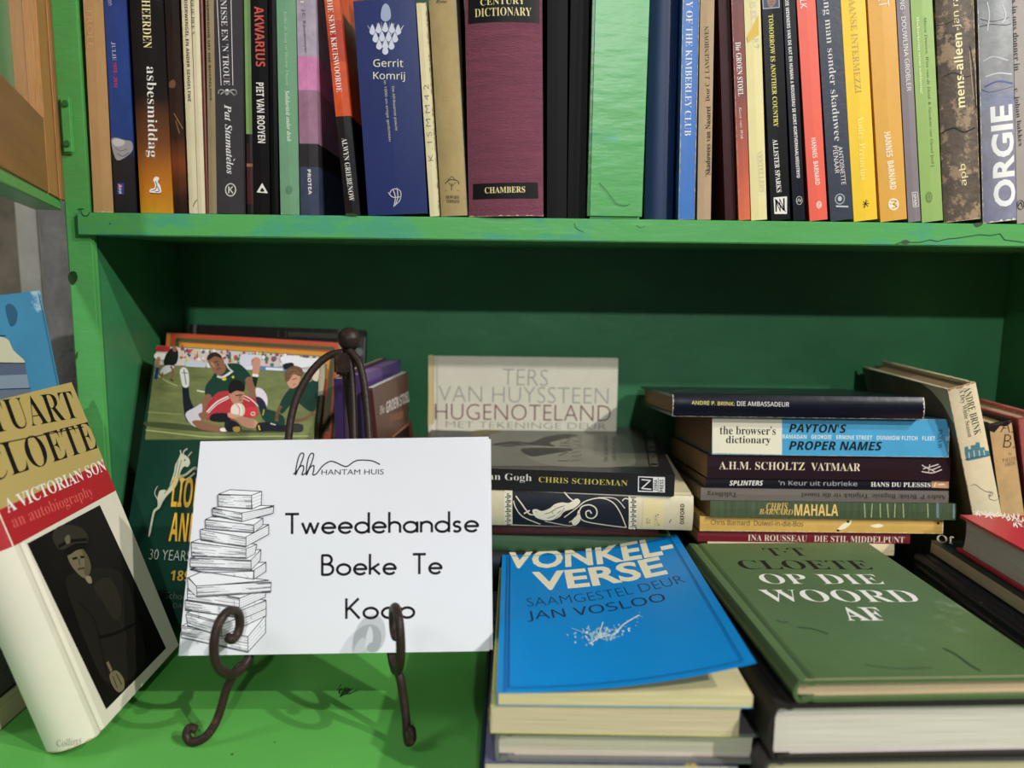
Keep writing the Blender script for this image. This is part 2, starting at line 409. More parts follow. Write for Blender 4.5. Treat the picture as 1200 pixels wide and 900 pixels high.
ct.art('p', '0', 'chipped_paint', [(dk, sm([(80, 322), (84, 318), (89, 319), (91, 326), (88, 332), (84, 334), (80, 328)])), (dg, sm([(88, 417), (91, 412), (91, 418), (89, 422)])),
       ((40, 110, 48), .9, [(93, 247), (93, 270), (97, 273)]), (dk, 1.2, [(92, 245), (98, 245)])])
ct.art('f', '0', 'chipped_paint', [
    (dk, .9, sl([(95, 247), (97, 252), (102, 253), (105, 249)])), (dk, 1.0, sl([(1050, 286), (1058, 283), (1066, 284), (1078, 284), (1090, 281), (1098, 283), (1110, 280), (1122, 279), (1135, 277), (1148, 275), (1160, 276), (1172, 274), (1177, 281), (1200, 284)], 1)),
    ((60, 84, 50), sm([(1055, 284), (1061, 281), (1067, 284), (1061, 286)])), ((60, 84, 50), sm([(1141, 262), (1152, 261), (1149, 265), (1144, 266)])),
    (dk, .6, sl([(673, 262), (676, 268), (684, 272)])), (dk, .5, sl([(746, 264), (750, 267), (756, 265)])), (dk, ell(129, 262, .8, .8)), ((50, 110, 60), .8, [(90, 246), (96, 246)]),
    (dk, sm([(404, 251), (412, 250), (420, 252), (412, 254)]))])
def splat(cx, cy, rs, seed):
    r = random.Random(seed); it = []
    for k in range(16):
        a = r.uniform(-.5, .5) - .9; l = r.uniform(.2, 1) * rs; x = cx + r.uniform(-8, 8); y = cy + r.uniform(-3, 3)
        it.append((dk, 1.0, sl([(x, y), (x + l * .5 * math.cos(a), y + l * .5 * math.sin(a) * .7 + r.uniform(-1, 1)), (x + l * math.cos(a), y + l * math.sin(a) * .7)], 2)))
    it.append((dk, sm([(cx - 4, cy + 5), (cx, cy - 2), (cx + 7, cy - 5), (cx + 9, cy - 2), (cx + 1, cy + 3)])))
    return it
ct.art('c', '0', 'chipped_paint', splat(402, 812, 14, 4) + [(dk, ell(272, 884, 1.5, 1)), (dk, ell(160, 822, 1.2, .8)), (dk, ell(322, 870, 1, .7))])
ct.art('f', '0', 'paint_scratch', [((50, 120, 80), .7, sl([(702, 214), (712, 225), (722, 238), (732, 241), (738, 239)]))])
# ---- glazed door standing open on its left post ----
wood = mat('bare_pine', (186, 134, 76), .5, .22, 30, .4, stretch=(9, 9, .6))
woodr = mat('varnished_wood', (150, 108, 60), .45, .2, 12, .3, stretch=(.7, .7, 6))
hx = XP - .004
Ax = at_y(72, 235, .602); dd = Vector((.088, -.210, 0)).normalized()     # from the hinge side out towards the free side
nn = Vector((-dd.y, dd.x, 0)) * -1
if nn.x < 0: nn = -nn                                              # inner face looks right
door = bpy.data.objects.new('door', None); COL.objects.link(door); door.parent = case
O = Vector((Ax.x, .602, Ax.z))
Md = Matrix(((dd.x, -nn.x, 0, O.x), (dd.y, -nn.y, 0, O.y - D), (0, 0, 1, O.z), (0, 0, 0, 1)))
door.matrix_local = Md
DW, DH = .34, .62
box('stile', (0, 0, 0), (.055, .019, DH), wood, door, .001)
box('moulding', (-.0035, -.002, -.0005), (.010, -.0001, DH), mat('pine_edge', (160, 112, 58), .5, .25, 30, .4, stretch=(12, 12, .5)), door, .0008)
box('moulding', (.0125, -.0015, -.0005), (.0165, -.0001, DH), wood, door, .0007)
box('stile', (DW - .05, 0, 0), (DW, .019, DH), wood, door, .001)
box('rail', (.0553, .0004, .0), (DW - .0503, .0186, .052), woodr, door, .001)
box('rail', (.0553, .0004, DH - .05), (DW - .0503, .0186, DH), woodr, door, .001)
box('painted_edge', (0, .0002, -.0075), (DW, .0188, -.0004), gp, door, .0006)
gl = bpy.data.materials.new('window_glass'); gl.use_nodes = True; b_ = gl.node_tree.nodes['Principled BSDF']
b_.inputs['Transmission Weight'].default_value = 1; b_.inputs['Roughness'].default_value = .03; b_.inputs['IOR'].default_value = 1.45; b_.inputs['Base Color'].default_value = (.93, .95, .92, 1)
box('glass_pane', (.0556, .008, .0523), (DW - .0506, .011, DH - .0503), gl, door)
hm = gp
hp = at_y(70, 113, D - .002); hq = at_y(87, 180, D - .002)
hinge = part('hinge_leaf', (hp.x, D - .0032, hq.z), (hq.x, D - .0001, hp.z), hm, .0012)
for (x, y) in ((76, 121), (78, 168)):
    c = at_y(x, y, D - .004) - Vector((0, D, 0)); bm = bmesh.new()
    bmesh.ops.create_cone(bm, cap_ends=True, segments=16, radius1=.0026, radius2=.0022, depth=.0012, matrix=Matrix.Translation(c) @ Matrix.Rotation(math.pi / 2, 4, 'X'))
    sc = bm_obj('screw', bm, mat('painted_screw', (52, 118, 58), .4, .1), hinge)
    sc.location = (0, 0, 0)
# ======================= books on the upper shelf =======================
prevb = [XL + .0003, XL + .0003]; UH = .225
def upper(label, xt0, xt1, xb0, xb1, col, w=.13, h=None, hard=False, rec=0.0, gap=False, y_top=0, **k):
    global prevb
    Y = D - .001 + rec; h = h or R.uniform(.205, .232)
    yb = 248 + .0125 * (xb0 - 95)
    bl, br = at_y(xb0, yb, Y), at_y(xb1, yb, Y); tl, tr = at_y(xt0, y_top, Y), at_y(xt1, y_top, Y)
    hz = tl.z - ZT; sl_ = ((tl.x - bl.x) + (tr.x - br.x)) / 2 / hz; th = math.atan(-sl_)
    wid = ((br.x - bl.x) + (tr.x - tl.x)) / 2 - .0004
    L0 = max(bl.x, prevb[0] + .0003); L1 = max(bl.x + sl_ * UH, prevb[1] + .0003); sl2 = (L1 - L0) / UH; th = math.atan(-sl2)
    t = wid * math.cos(th); prevb = [L0 + wid, L1 + wid]
    zr = ZT + .0003 + (t * math.sin(-th) if th < 0 else 0)
    X = Vector((math.cos(th), 0, math.sin(th))); Z = Vector((-math.sin(th), 0, math.cos(th)))
    m = col if isinstance(col, bpy.types.Material) else mat('book_cover', col, k.pop('rough', .4), k.pop('noise', .1), 45, .12)
    b = make_book(label, frame((L0, Y, zr), X, Z), t, w, h, m, hard, **k)
    if rec == 0:
        s0 = (tl.x - bl.x) / hz; s1 = (tr.x - br.x) / hz
        def fix(u, v):      # keeps print centred where a spine was nudged aside to leave its neighbour room
            p = b.M @ Vector((u, 0, v)); z = p.z - ZT; a_ = bl.x + s0 * z; c_ = br.x + s1 * z
            return t * (p.x - a_) / (c_ - a_), v
        b.fix = fix
    return b
def hz(x, y): return at_y(x, y, D).z - ZT      # height above the shelf of a picture row
WH = (236, 232, 224)
a = upper('plain tan paper-covered book, leftmost on the upper shelf', 98.5, 121, 110, 134, mat('kraft', (205, 164, 112), .7, .1, 30, .3), worn=((240, 214, 170), ('b',), ) and ((240, 214, 170), (('b', .0012),)))
a.text('spine', 'V1', 'TROLE', 158, 30, 162, 195, 24, 's', (222, 186, 136))
a = upper('blue book with black foot and 1973 to 2012 on its spine', 122, 147, 135, 161, mat('blue_black', (0, 0, 0), .35, .15, 60, .1, ramp=[(0, (42, 42, 50)), (hz(0, 165), (46, 48, 58)), (hz(0, 145), (40, 74, 150)), (hz(0, 60), (44, 78, 160)), (.2, (50, 66, 140))]))
a.text('spine', 'V1', 'on', 238, 0, 240, 22, 14, 's', (190, 205, 235)); a.text('spine', 'V1', 'JULIE', 252, 170, 257, 245, 17, 'r', (225, 228, 240))
a.text('spine', 'V1', '1973 - 2012', 259, 252, 264, 355, 15, 'sb', (225, 70, 120))
a.art('spine', 'V1', 'cover_photo', [((176, 176, 182), sm([(244, 570), (262, 558), (300, 568), (330, 575), (334, 610), (300, 640), (270, 650), (255, 625)])), ((222, 220, 220), sm([(248, 572), (268, 562), (300, 572), (292, 590), (262, 592)])), ((120, 120, 128), 3, sl([(262, 600), (285, 612), (310, 604)])), ((96, 96, 104), 3, sl([(270, 622), (292, 634), (318, 620)]))])
a.art('spine', 'V1', 'emblem', [((60, 74, 170), rect(268, 742, 298, 788)), ((190, 60, 90), rect(274, 748, 292, 760))]); a.text('spine', 'V1', 'Ana', 281, 746, 283, 786, 14, 'sbi', WH)
a = upper('black book with amber foot titled asbesmiddag', 152, 191.5, 165, 203.6, mat('black_amber', (0, 0, 0), .3, .3, 30, .1, ramp=[(0, (214, 166, 40)), (hz(0, 205), (196, 120, 30)), (hz(0, 150), (120, 70, 34)), (hz(0, 95), (38, 30, 28)), (.2, (24, 22, 24))]))
a.text('spine', 'V1', 'HEERDEN', 385, 0, 392, 195, 34, 'r', (238, 226, 166)); a.text('spine', 'V1', 'asbesmiddag', 402, 270, 410, 638, 50, 'r', WH)
a.art('spine', 'V1', 'emblem', [(WH, sm([(402, 780), (404, 766), (420, 762), (422, 745), (415, 730), (425, 716), (440, 722), (434, 738), (444, 752), (446, 782)])), ((30, 26, 24), 3, sl([(408, 774), (424, 768), (430, 750), (424, 736)])), ((30, 26, 24), 3, sl([(432, 756), (440, 774), (424, 778)])), ((30, 26, 24), 3, [(404, 783), (446, 785)])])
a = upper('dark brown book with faint orange streaks beside asbesmiddag', 192, 210, 204, 219.5, mat('dark_streak', (0, 0, 0), .3, .3, 30, .1, ramp=[(0, (44, 26, 18)), (hz(0, 215), (52, 28, 18)), (hz(0, 170), (124, 62, 26)), (hz(0, 140), (60, 36, 24)), (.2, (28, 22, 20))]), rec=.001)
a.art('spine', 'V1', 'cover_photo', [((170, 130, 80), 3, [(498, 460), (534, 522)]), ((150, 110, 70), 3, [(505, 490), (520, 540)]), ((110, 70, 36), sm([(478, 336), (496, 322), (505, 340), (498, 356), (480, 354)]))])
pc = mat('old_cream_paper', (216, 204, 168), .75, .15, 25, .3)
a = upper('cream booklet with tiny bold black capitals down its spine', 212, 223.6, 222, 232, pc, worn=((170, 150, 110), (('l', .0005),)))
a.text('spine', 'V1', 'DIERWENGEL EN ANDER SENGELTWE', 546, 0, 561, 412, 13, 'sb', (40, 36, 34)); a.art('spine', 'V1', 'stain', [((90, 70, 50), 3, sl([(576, 838), (582, 822), (592, 810)]))])
a = upper('second cream booklet, plainer, with small grey letters at the top', 224, 233.4, 232.4, 241, mat('old_cream_paper', (222, 210, 176), .75, .12, 25, .3))
a.text('spine', 'V1', 'OLIE DEE X.', 571, 0, 577, 146, 14, 'r', (110, 100, 84))
a = upper('very thin dark red booklet between cream and khaki ones', 233.8, 238, 241.3, 244.8, (110, 44, 32))
a = upper('narrow khaki booklet beside the grey spine', 238.5, 251, 245, 252.4, mat('khaki_paper', (150, 132, 96), .75, .2, 25, .3))
a.text('spine', 'V1', 'VERWEGING UIT DIE BOERELEWE', 628, 0, 645, 408, 10, 'sb', (64, 54, 42))
a = upper('charcoal book with white rules and a white ring at the foot', 252.5, 281, 253.5, 289.4, mat('charcoal', (66, 62, 66), .5, .1, 60, .15))
a.text('spine', 'V1', "NISSE EN 'N TROUE", 700, 0, 714, 346, 24, 'r', (222, 216, 218)); a.art('spine', 'V1', 'rule', [((220, 215, 215), 2.5, [(677, 0), (691, 346)]), ((220, 215, 215), 2.5, [(727, 0), (738, 346)])])
a.art('spine', 'V1', 'ornament', [((225, 220, 220), 5, sl([(680, 378), (684, 366), (700, 366), (715, 378), (730, 366), (748, 366), (752, 380), (742, 386)])), ((225, 220, 220), 4, sl([(690, 382), (704, 372), (714, 384), (728, 372), (742, 384)])), ((225, 220, 220), ell(715, 366, 7, 5))])
a.text('spine', 'V1', 'Pat Stamatelos', 718, 424, 730, 706, 30, 'bi', (230, 226, 226)); a.art('spine', 'V1', 'accent', [((230, 226, 226), 3, [(744, 652), (750, 644)])])
a.art('spine', 'V1', 'emblem', [(WH, 5, ring(732, 770, 23, 25)), (WH, 5, [(724, 757), (724, 783)]), (WH, 4, [(741, 757), (727, 770)]), (WH, 5, [(729, 768), (742, 783)])])
a = upper('thin book, pale green above and dark red below, beside charcoal spine', 281.5, 292.3, 290, 296.8, mat('green_red', (0, 0, 0), .45, .15, 40, .1, hard=True, ramp=[(0, (34, 16, 18)), (hz(0, 236), (92, 30, 34)), (hz(0, 192), (190, 130, 90)), (hz(0, 189), (70, 24, 30)), (hz(0, 165), (20, 24, 20)), (hz(0, 154), (146, 190, 104)), (.2, (150, 196, 110))]), rec=.003)
a = upper('black book with red condensed title and white triangle emblem', 292.6, 312, 297, 318, mat('black_gloss', (30, 30, 32), .3, .1, 40, .1))
a.text('spine', 'V1', 'AKWARIUS', 839, 26, 848, 270, 38, 'sb', (196, 78, 62)); a.text('spine', 'V1', 'PIET VAN ROOYEN', 845, 335, 855, 580, 32, 'sb', WH)
a.art('spine', 'V1', 'emblem', [(WH, [(834, 780), (858, 742), (884, 784)]), ((30, 30, 32), sm([(850, 776), (858, 762), (868, 776)]))])
a = upper('thin black book, blank spine, left of the grey-green spine', 312.3, 320.5, 318.3, 328.2, mat('black_gloss', (22, 24, 24), .3, .1, 40, .1), rec=.001)
a = upper('grey-green paperback with italic title in white', 321, 345, 329, 350.8, mat('sage', (112, 160, 122), .45, .08, 40, .1))
a.text('spine', 'V1', 'Eelke de Jong en Marten Thysen', 940, 45, 951, 346, 15, 'i', (190, 210, 190)); a.text('spine', 'V1', 'Solidariteit onder druk', 952, 366, 963, 575, 18, 'bi', (222, 232, 218))
a.art('spine', 'V1', 'emblem', [((86, 128, 100), 3, ring(963, 771, 12, 16, 12)), ((86, 128, 100), 3, ring(963, 771, 6, 8, 10))])
a = upper('pink and slate book with marbled band on its spine', 346, 368.3, 352.6, 375.5, mat('pink_bands', (0, 0, 0), .35, .25, 90, .1, hard=True, ramp=[(0, (62, 70, 96)), (hz(0, 192), (50, 46, 50)), (hz(0, 165), (160, 116, 140)), (hz(0, 102), (206, 130, 174)), (hz(0, 63), (172, 160, 176)), (.2, (170, 150, 170))]))
a.text('spine', 'V2', 'J.C. Kannemeyer', 46, 36, 58, 208, 14, 's', (70, 66, 76)); a.text('spine', 'V2', 'PROTEA', 74, 662, 80, 760, 14, 'sb', WH); a.text('spine', 'V2', 't', 42, 3, 42, 12, 14, 'sb', WH)
prevb = [max(prevb[0], at_y(404.2, 252, D).x), max(prevb[1], prevb[1])]
a = upper('leaning orange-red and black paperback about seven crosswords', 375, 395.5, 405, 421, mat('orange_black', (0, 0, 0), .3, .3, 50, .1, hard=True, ramp=[(0, (28, 26, 28)), (hz(0, 133), (216, 84, 38)), (hz(0, 70), (196, 66, 36)), (hz(0, 20), (220, 92, 44)), (.2, (200, 70, 36))]))
a.text('spine', 'V2', 'DIE SEWE KRUISWOORDE', 140, 0, 184, 360, 24, 'r', WH); a.text('spine', 'V2', 'ALWYN GRIEBENOW', 205, 540, 238, 785, 20, 'r', WH)
a = upper('short wide navy book with a white protea flower', 415, 487, 431.5, 503.3, mat('navy_gloss', (34, 48, 106), .3, .12, 20, .1), h=at_y(450, 2.5, D).z - ZT)
petals = [(WH if k % 2 else (190, 196, 214), sm([(376, 196), (376 + dx * .5, 150), (376 + dx, 80 + abs(dx) * .25), (376 + dx * .75, 130)])) for k, dx in enumerate((-70, -52, -34, -16, 16, 34, 52, 70))]
pet2 = [((206, 210, 224), sm([(375 + x - 12, y + 14), (375 + x, y - 16), (375 + x + 12, y + 14), (375 + x, y + 26)])) for (x, y) in ((-50, 110), (-26, 104), (0, 100), (26, 104), (50, 110), (-38, 140), (-13, 136), (13, 136), (38, 140), (-24, 168), (0, 166), (24, 168), (0, 188))]
pet3 = [((120, 130, 165), 2, sl([(375 + x - 12, y + 12), (375 + x, y - 16), (375 + x + 12, y + 12)], 3)) for (x, y) in ((-50, 110), (-26, 104), (0, 100), (26, 104), (50, 110), (-38, 140), (-13, 136), (13, 136), (38, 140), (-24, 168), (0, 166), (24, 168))]
a.art('spine', 'V2', 'flower_picture', petals + pet2 + pet3 + [((160, 170, 200), sm([(362, 30), (376, 14), (392, 30), (396, 70), (376, 84), (358, 70)]))])
a.text('spine', 'V2', 'Gerrit', 328, 246, 445, 247, 30, 'sr', (226, 224, 196)); a.text('spine', 'V2', 'Komrij', 328, 299, 452, 301, 38, 'sr', (226, 224, 196))
a.text('spine', 'V2', 'De Afrikaanse poëzie', 404, 338, 418, 510, 13, 'sr', (206, 204, 176)); a.text('spine', 'V2', 'in 1000 en enige gedichten', 372, 315, 392, 552, 13, 'sr', (206, 204, 176))
a.art('spine', 'V2', 'emblem', [(WH, 3, sl([(390, 760), (400, 742), (422, 738), (436, 752), (432, 782), (414, 800)])), (WH, 3, sl([(404, 738), (414, 770), (408, 806)])), (WH, 3, sl([(420, 734), (424, 770), (412, 804)])), (WH, 3, sl([(386, 752), (404, 770), (436, 768)]))])
a = upper('narrow cream booklet with pencilled letters, right of the navy one', 487.5, 499.5, 504, 516.6, mat('old_cream_paper', (226, 214, 170), .75, .1, 25, .3), h=at_y(495, 4, D).z - ZT, worn=((120, 96, 66), (('r', .0006), ('t', .0005))))
a.text('spine', 'V2', 'K . I S M M 4 2', 551, 628, 532, 330, 20, 'sl', (120, 110, 84))
a = upper('khaki cloth book with small tree emblem', 502, 535, 517.2, 548, mat('khaki_cloth', (172, 150, 100), .8, .18, 30, .4, spots=((196, 180, 140), 30, .62)), hard=True, bulge=.0015, worn=((120, 130, 130), (('r', .0007), ('b', .0005))))
a.text('spine', 'V2', 'Byne', 568, 8, 614, 8, 18, 'bi', (50, 42, 34))
a.art('spine', 'V2', 'emblem', [((50, 42, 34), 3, sl([(606, 716), (620, 704), (634, 702), (652, 706), (660, 716)])), ((50, 42, 34), 3, [(606, 716), (660, 718)]), ((50, 42, 34), 2.5, [(632, 716), (630, 744)]), ((50, 42, 34), 2.5, [(608, 744), (660, 746)]), ((50, 42, 34), 2, [(618, 712), (632, 728), (648, 712)]), ((50, 42, 34), 2, sl([(616, 702), (632, 690), (644, 702)]))])
a.text('spine', 'V2', 'HOWARD', 608, 770, 660, 771, 13, 'b', (50, 42, 34)); a.text('spine', 'V2', 'TIMMINS', 610, 786, 662, 787, 13, 'b', (50, 42, 34))
a = upper('thick maroon cloth dictionary with black title panels', 544, 636, 549.5, 637, mat('maroon_cloth', (126, 62, 82), .75, .22, 90, .8, stretch=(.25, 1, 3), bscale=900), hard=True, bulge=.005, w=.14, worn=((206, 170, 140), (('b', .0012),)))
bp_ = mat('black_label', (26, 24, 26), .5, .1, 60, .1)
a.art('spine', 'V2', 'label_panel', [(bp_, [(694, -60), (976, -60), (976, 92), (694, 95)])]); a.art('spine', 'V2', 'label_panel', [(bp_, [(714, 719), (968, 713), (970, 776), (714, 780)])])
GO = (232, 216, 150)
a.text('spine', 'V2', 'CENTURY', 742, 10, 918, 4, 26, 'r', GO); a.text('spine', 'V2', 'DICTIONARY', 720, 52, 944, 47, 33, 'r', GO); a.text('spine', 'V2', 'CHAMBERS', 760, 744, 918, 740, 24, 'b', GO)
a = upper('broad black book against the green divider', 641, 666, 641, 664, mat('black_cloth', (20, 18, 20), .6, .1, 40, .1), rec=.004)
a = upper('black book squeezed between black spine and divider', 667, 691, 665, 684.5, mat('black_cloth', (16, 15, 17), .6, .1, 40, .1), rec=.006)
prevb = [DX1 + .0005] * 2
a = upper('dark navy book recessed beside the divider', 765, 794, 755, 794, mat('navy_cloth', (10, 44, 90), .5, .2, 10, .2), rec=.010, hard=True)
a = upper('bright blue book, tall with white serif capitals', 794.5, 813.5, 795, 815.4, mat('blue_cover', (58, 118, 196), .4, .08, 40, .1), worn=((214, 200, 176), (('l', .0006), ('r', .0006), ('b', .0008))))
a.text('spine', 'V3', 'Y OF THE KIMBERLEY CLUB', 408, 5, 414, 530, 26, 'r', WH)
a = upper('tan booklet with black title reading upward', 814, 828.3, 817, 836, mat('tan_paper', (186, 158, 122), .7, .12, 30, .3))
a.text('spine', 'V3', "'Skaduwees van Nasaret", 499, 688, 488, 415, 22, 'b', (50, 40, 32)); a.text('spine', 'V3', 'Deur C. J. LANGENHOVEN', 487, 395, 472, 103, 18, 'r', (50, 40, 32))
a = upper('dark maroon book with blank spine beside the tan booklet', 828.8, 840.5, 850, 865, mat('maroon_dark', (66, 22, 24), .45, .15, 20, .2), rec=.003)
a = upper('thin rust and orange book with small white title', 841, 855.5, 866, 880, mat('rust', (0, 0, 0), .45, .12, 40, .1, ramp=[(0, (232, 112, 62)), (hz(0, 190), (206, 92, 56)), (hz(0, 90), (134, 56, 44)), (.2, (110, 44, 38))]), worn=((220, 170, 140), (('l', .0004),)))
a.text('spine', 'V3', 'Die GROEN STOEL', 573, 168, 598, 378, 22, 'b', WH); a.text('spine', 'V3', 'Koos van Wyk', 596, 420, 612, 546, 13, 'i', WH)
a = upper('pale yellow book with faint lettering and gold triangle', 855.8, 872, 880.5, 903, mat('pale_yellow', (234, 222, 158), .5, .08, 40, .1))
a.text('spine', 'V3', 'IS EK MAAR 7', 616, 10, 644, 192, 20, 'b', (206, 200, 190)); a.art('spine', 'V3', 'emblem', [((222, 186, 70), [(606, 150), (640, 62), (648, 140), (612, 170)])])
a.text('spine', 'V3', 'VERTELLERS', 688, 590, 712, 750, 24, 'b', (210, 200, 160)); 
a = upper('black book with yellow title and a small portrait photo', 874, 899, 904, 926, mat('black_gloss', (26, 26, 30), .35, .1, 40, .1))
a.text('spine', 'V3', 'TOMORROW IS ANOTHER COUNTRY', 688, 62, 739, 498, 19, 'b', (226, 214, 96)); a.text('spine', 'V3', 'ALLISTER SPARKS', 738, 546, 768, 752, 19, 'b', WH)
a.art('spine', 'V3', 'portrait_photo', [((170, 176, 190), [(648, -6), (720, -6), (724, 36), (654, 42)]), ((60, 70, 100), [(652, -6), (716, -6), (720, 33), (657, 38)]), ((150, 110, 92), sm([(668, -10), (702, -10), (706, 12), (694, 32), (682, 34), (670, 14)])), ((70, 46, 40), 2, [(680, 14), (696, 12)]), ((70, 46, 40), 2, [(683, 24), (694, 23)])])
a.art('spine', 'V3', 'emblem', [(WH, [(748, 772), (800, 768), (804, 836), (756, 836)]), ((26, 26, 30), 6, [(762, 826), (758, 782), (792, 822), (788, 776)]), ((26, 26, 30), 3, [(754, 778), (778, 826), (772, 778), (798, 828)])])
a = upper('thin black book with one long line of small white capitals', 909.5, 921.5, 930, 947, mat('navy_gloss', (24, 28, 44), .35, .1, 40, .1))
a.text('spine', 'V3', 'DIE WENNERS VAN DE KAT EN HUMAN & ROUSSEAU SE KORT-KORTVERHAALWEDSTRYD', 778, 0, 851, 695, 13, 'sb', WH); a.art('spine', 'V4', 'emblem', [(WH, 2, ring(58, 783, 14, 16, 12)), (WH, 3, sl([(50, 788), (56, 776), (62, 788), (66, 778)]))])
CORAL = (240, 98, 76)
a = upper('slim coral red book with white author capitals', 922, 942.7, 949, 972.3, mat('coral', CORAL, .4, .05, 40, .1))
a.text('spine', 'V4', 'LK', 31, 4, 35, 38, 24, 's', WH); a.text('spine', 'V4', 'HANNES  BARNARD', 97, 540, 124, 722, 20, 'sb', (240, 224, 210)); a.art('spine', 'V4', 'emblem', [((240, 200, 180), ell(133, 800, 12, 15)), (CORAL, 2, sl([(128, 790), (137, 795), (129, 803), (138, 810)]))])
a = upper('slate navy book with pale serif title and ring emblem', 944.6, 975.3, 973.4, 999, mat('slate', (50, 58, 76), .4, .1, 60, .15))
a.text('spine', 'V4', 'lang man sonder skaduwee', 118, -30, 188, 553, 36, 'r', (214, 212, 206)); a.text('spine', 'V4', 'ANTOINETTE', 201, 574, 221, 722, 17, 'sr', WH); a.text('spine', 'V4', 'PIENAAR', 181, 572, 194, 678, 17, 'sr', WH)
a.art('spine', 'V4', 'emblem', [((190, 200, 206), 4, ring(208, 778, 17, 19)), ((190, 200, 206), ell(208, 777, 8, 10)), ((190, 200, 206), 6, [(196, 806), (240, 808)])])
YE = (246, 204, 32)
a = upper('bright yellow book with thin grey title, black star at foot', 976, 1004, 999.8, 1029.5, mat('yellow', YE, .45, .05, 40, .1))
a.text('spine', 'V4', 'KAANSE INTERMEZZI', 228, -26, 268, 366, 24, 'r', (186, 158, 84)); a.text('spine', 'V4', 'André Pretorius', 279, 452, 302, 704, 26, 'r', (252, 236, 130))
a.art('spine', 'V4', 'emblem', [((60, 50, 30), 3, [(302, 788), (322, 806)]), ((60, 50, 30), 3, [(300, 800), (326, 794)]), ((60, 50, 30), 3, [(314, 780), (308, 812)]), ((60, 50, 30), 2, [(320, 784), (304, 810)])])
OR = (226, 168, 62)
a = upper('orange-yellow book with white author capitals and round emblem', 1017, 1049.6, 1032, 1064, mat('amber', OR, .45, .06, 40, .1))
a.text('spine', 'V4', 'ET', 384, -14, 388, 26, 42, 'sr', WH); a.text('spine', 'V4', 'HANNES  BARNARD', 400, 516, 424, 740, 26, 'sb', (248, 236, 208)); a.art('spine', 'V4', 'emblem', [((248, 232, 196), ell(425, 798, 22, 24)), (OR, 4, sl([(414, 784), (436, 786), (424, 798), (438, 806), (418, 814)])), (OR, 3, [(410, 796), (440, 798)])])
a = upper('slim mauve-grey book with white capitals', 1050.5, 1066, 1064.6, 1080, mat('mauve', (134, 122, 126), .45, .08, 40, .1))
a.text('spine', 'V4', 'NG · DOUWLINA GROBLER', 458, -2, 486, 355, 19, 'sr', WH); a.art('spine', 'V4', 'emblem', [((222, 216, 212), 3, [(497, 752), (519, 750), (524, 806), (502, 808), (497, 752)])]); a.text('spine', 'V4', 'SPAN', 508, 757, 512, 802, 12, 'sb', WH)
a = upper('light green paperback with small white and dark title lines', 1066.5, 1093, 1080.6, 1105.6, mat('apple_green', (150, 184, 96), .45, .06, 40, .1))
a.text('spine', 'V4', 'Markverkering versus welslaering!', 515, 66, 532, 366, 14, 'b', (232, 240, 190)); a.text('spine', 'V4', 'Maryn Druwen, Wim van de Donk & Nicolette van Gestel [red.]', 546, 66, 577, 650, 15, 'i', (74, 104, 44))
a.art('spine', 'V4', 'emblem', [((110, 140, 64), ell(563, 770, 13, 22)), ((160, 190, 100), 2, ring(563, 770, 6, 12, 12))])
a = upper('worn brown bark-patterned book with yellow title reading upward', 1096.5, 1141.5, 1106, 1150.5, mat('bark', (92, 76, 60), .6, .5, 55, .5, spots=((152, 128, 96), 70, .52)), hard=True, bulge=.0025, worn=((196, 178, 140), (('b', .0012), ('r', .0006))))
CR = (240, 228, 172)
a.text('spine', 'V4', 'mens-alleen', 688, 420, 674, 130, 36, 'sb', CR); a.text('spine', 'V4', '-jan ra', 674, 118, 668, -14, 34, 'sr', CR); a.text('spine', 'V4', 'apb', 702, 724, 696, 640, 34, 'sr', CR)
a.art('spine', 'V4', 'cover_photo', [((44, 34, 28), 5, sl([(724, 180), (736, 260), (742, 340), (748, 420)])), ((40, 30, 26), 4, sl([(620, 300), (660, 284), (706, 300), (740, 290)])), ((40, 32, 26), 6, sl([(612, 520), (660, 500), (700, 516), (744, 498)])), ((150, 128, 100), 4, sl([(722, 200), (730, 300), (738, 380)])), ((40, 32, 26), 3, sl([(596, 100), (640, 90), (700, 60)]))])
a = upper('battered grey-blue book with huge white ORGIE lettering', 1143.5, 1187, 1152, 1190.5, mat('grey_blue_photo', (0, 0, 0), .45, .35, 40, .3, ramp=[(0, (222, 214, 178)), (.004, (222, 214, 178)), (.007, (132, 132, 158)), (hz(1170, 120), (140, 140, 150)), (hz(1170, 100), (132, 140, 170)), (hz(1170, 80), (150, 150, 152)), (hz(1170, 40), (158, 160, 160)), (.2, (150, 154, 156))]), hard=True, bulge=.002, worn=((232, 226, 196), (('b', .002), ('l', .0006))))
a.text('spine', 'V4', 'ORGIE', 856, 808, 842, 412, 88, 'sh', (232, 234, 230))
a.art('spine', 'V4', 'cover_photo', [((60, 60, 70), 3, sl([(752, 106), (800, 96), (860, 98), (884, 92)])), ((60, 60, 70), 2.5, sl([(756, 76), (810, 84), (876, 68)])), ((206, 206, 204), 5, sl([(786, 10), (794, 60), (786, 120)])), ((74, 90, 150), 8, sl([(776, 340), (830, 318), (888, 326)])), ((210, 214, 220), 5, sl([(780, 300), (830, 286), (884, 290)])), ((200, 204, 206), 4, sl([(850, 20), (862, 60), (848, 90)])), ((80, 84, 100), 3, sl([(764, 350), (800, 360), (890, 338)])), ((190, 194, 198), 6, sl([(770, 240), (810, 222), (870, 236)]))])
a = upper('beige-grey book at the far right end with lower case title', 1187.5, 1212, 1191, 1216, mat('beige_grey', (168, 158, 148), .5, .06, 40, .1))
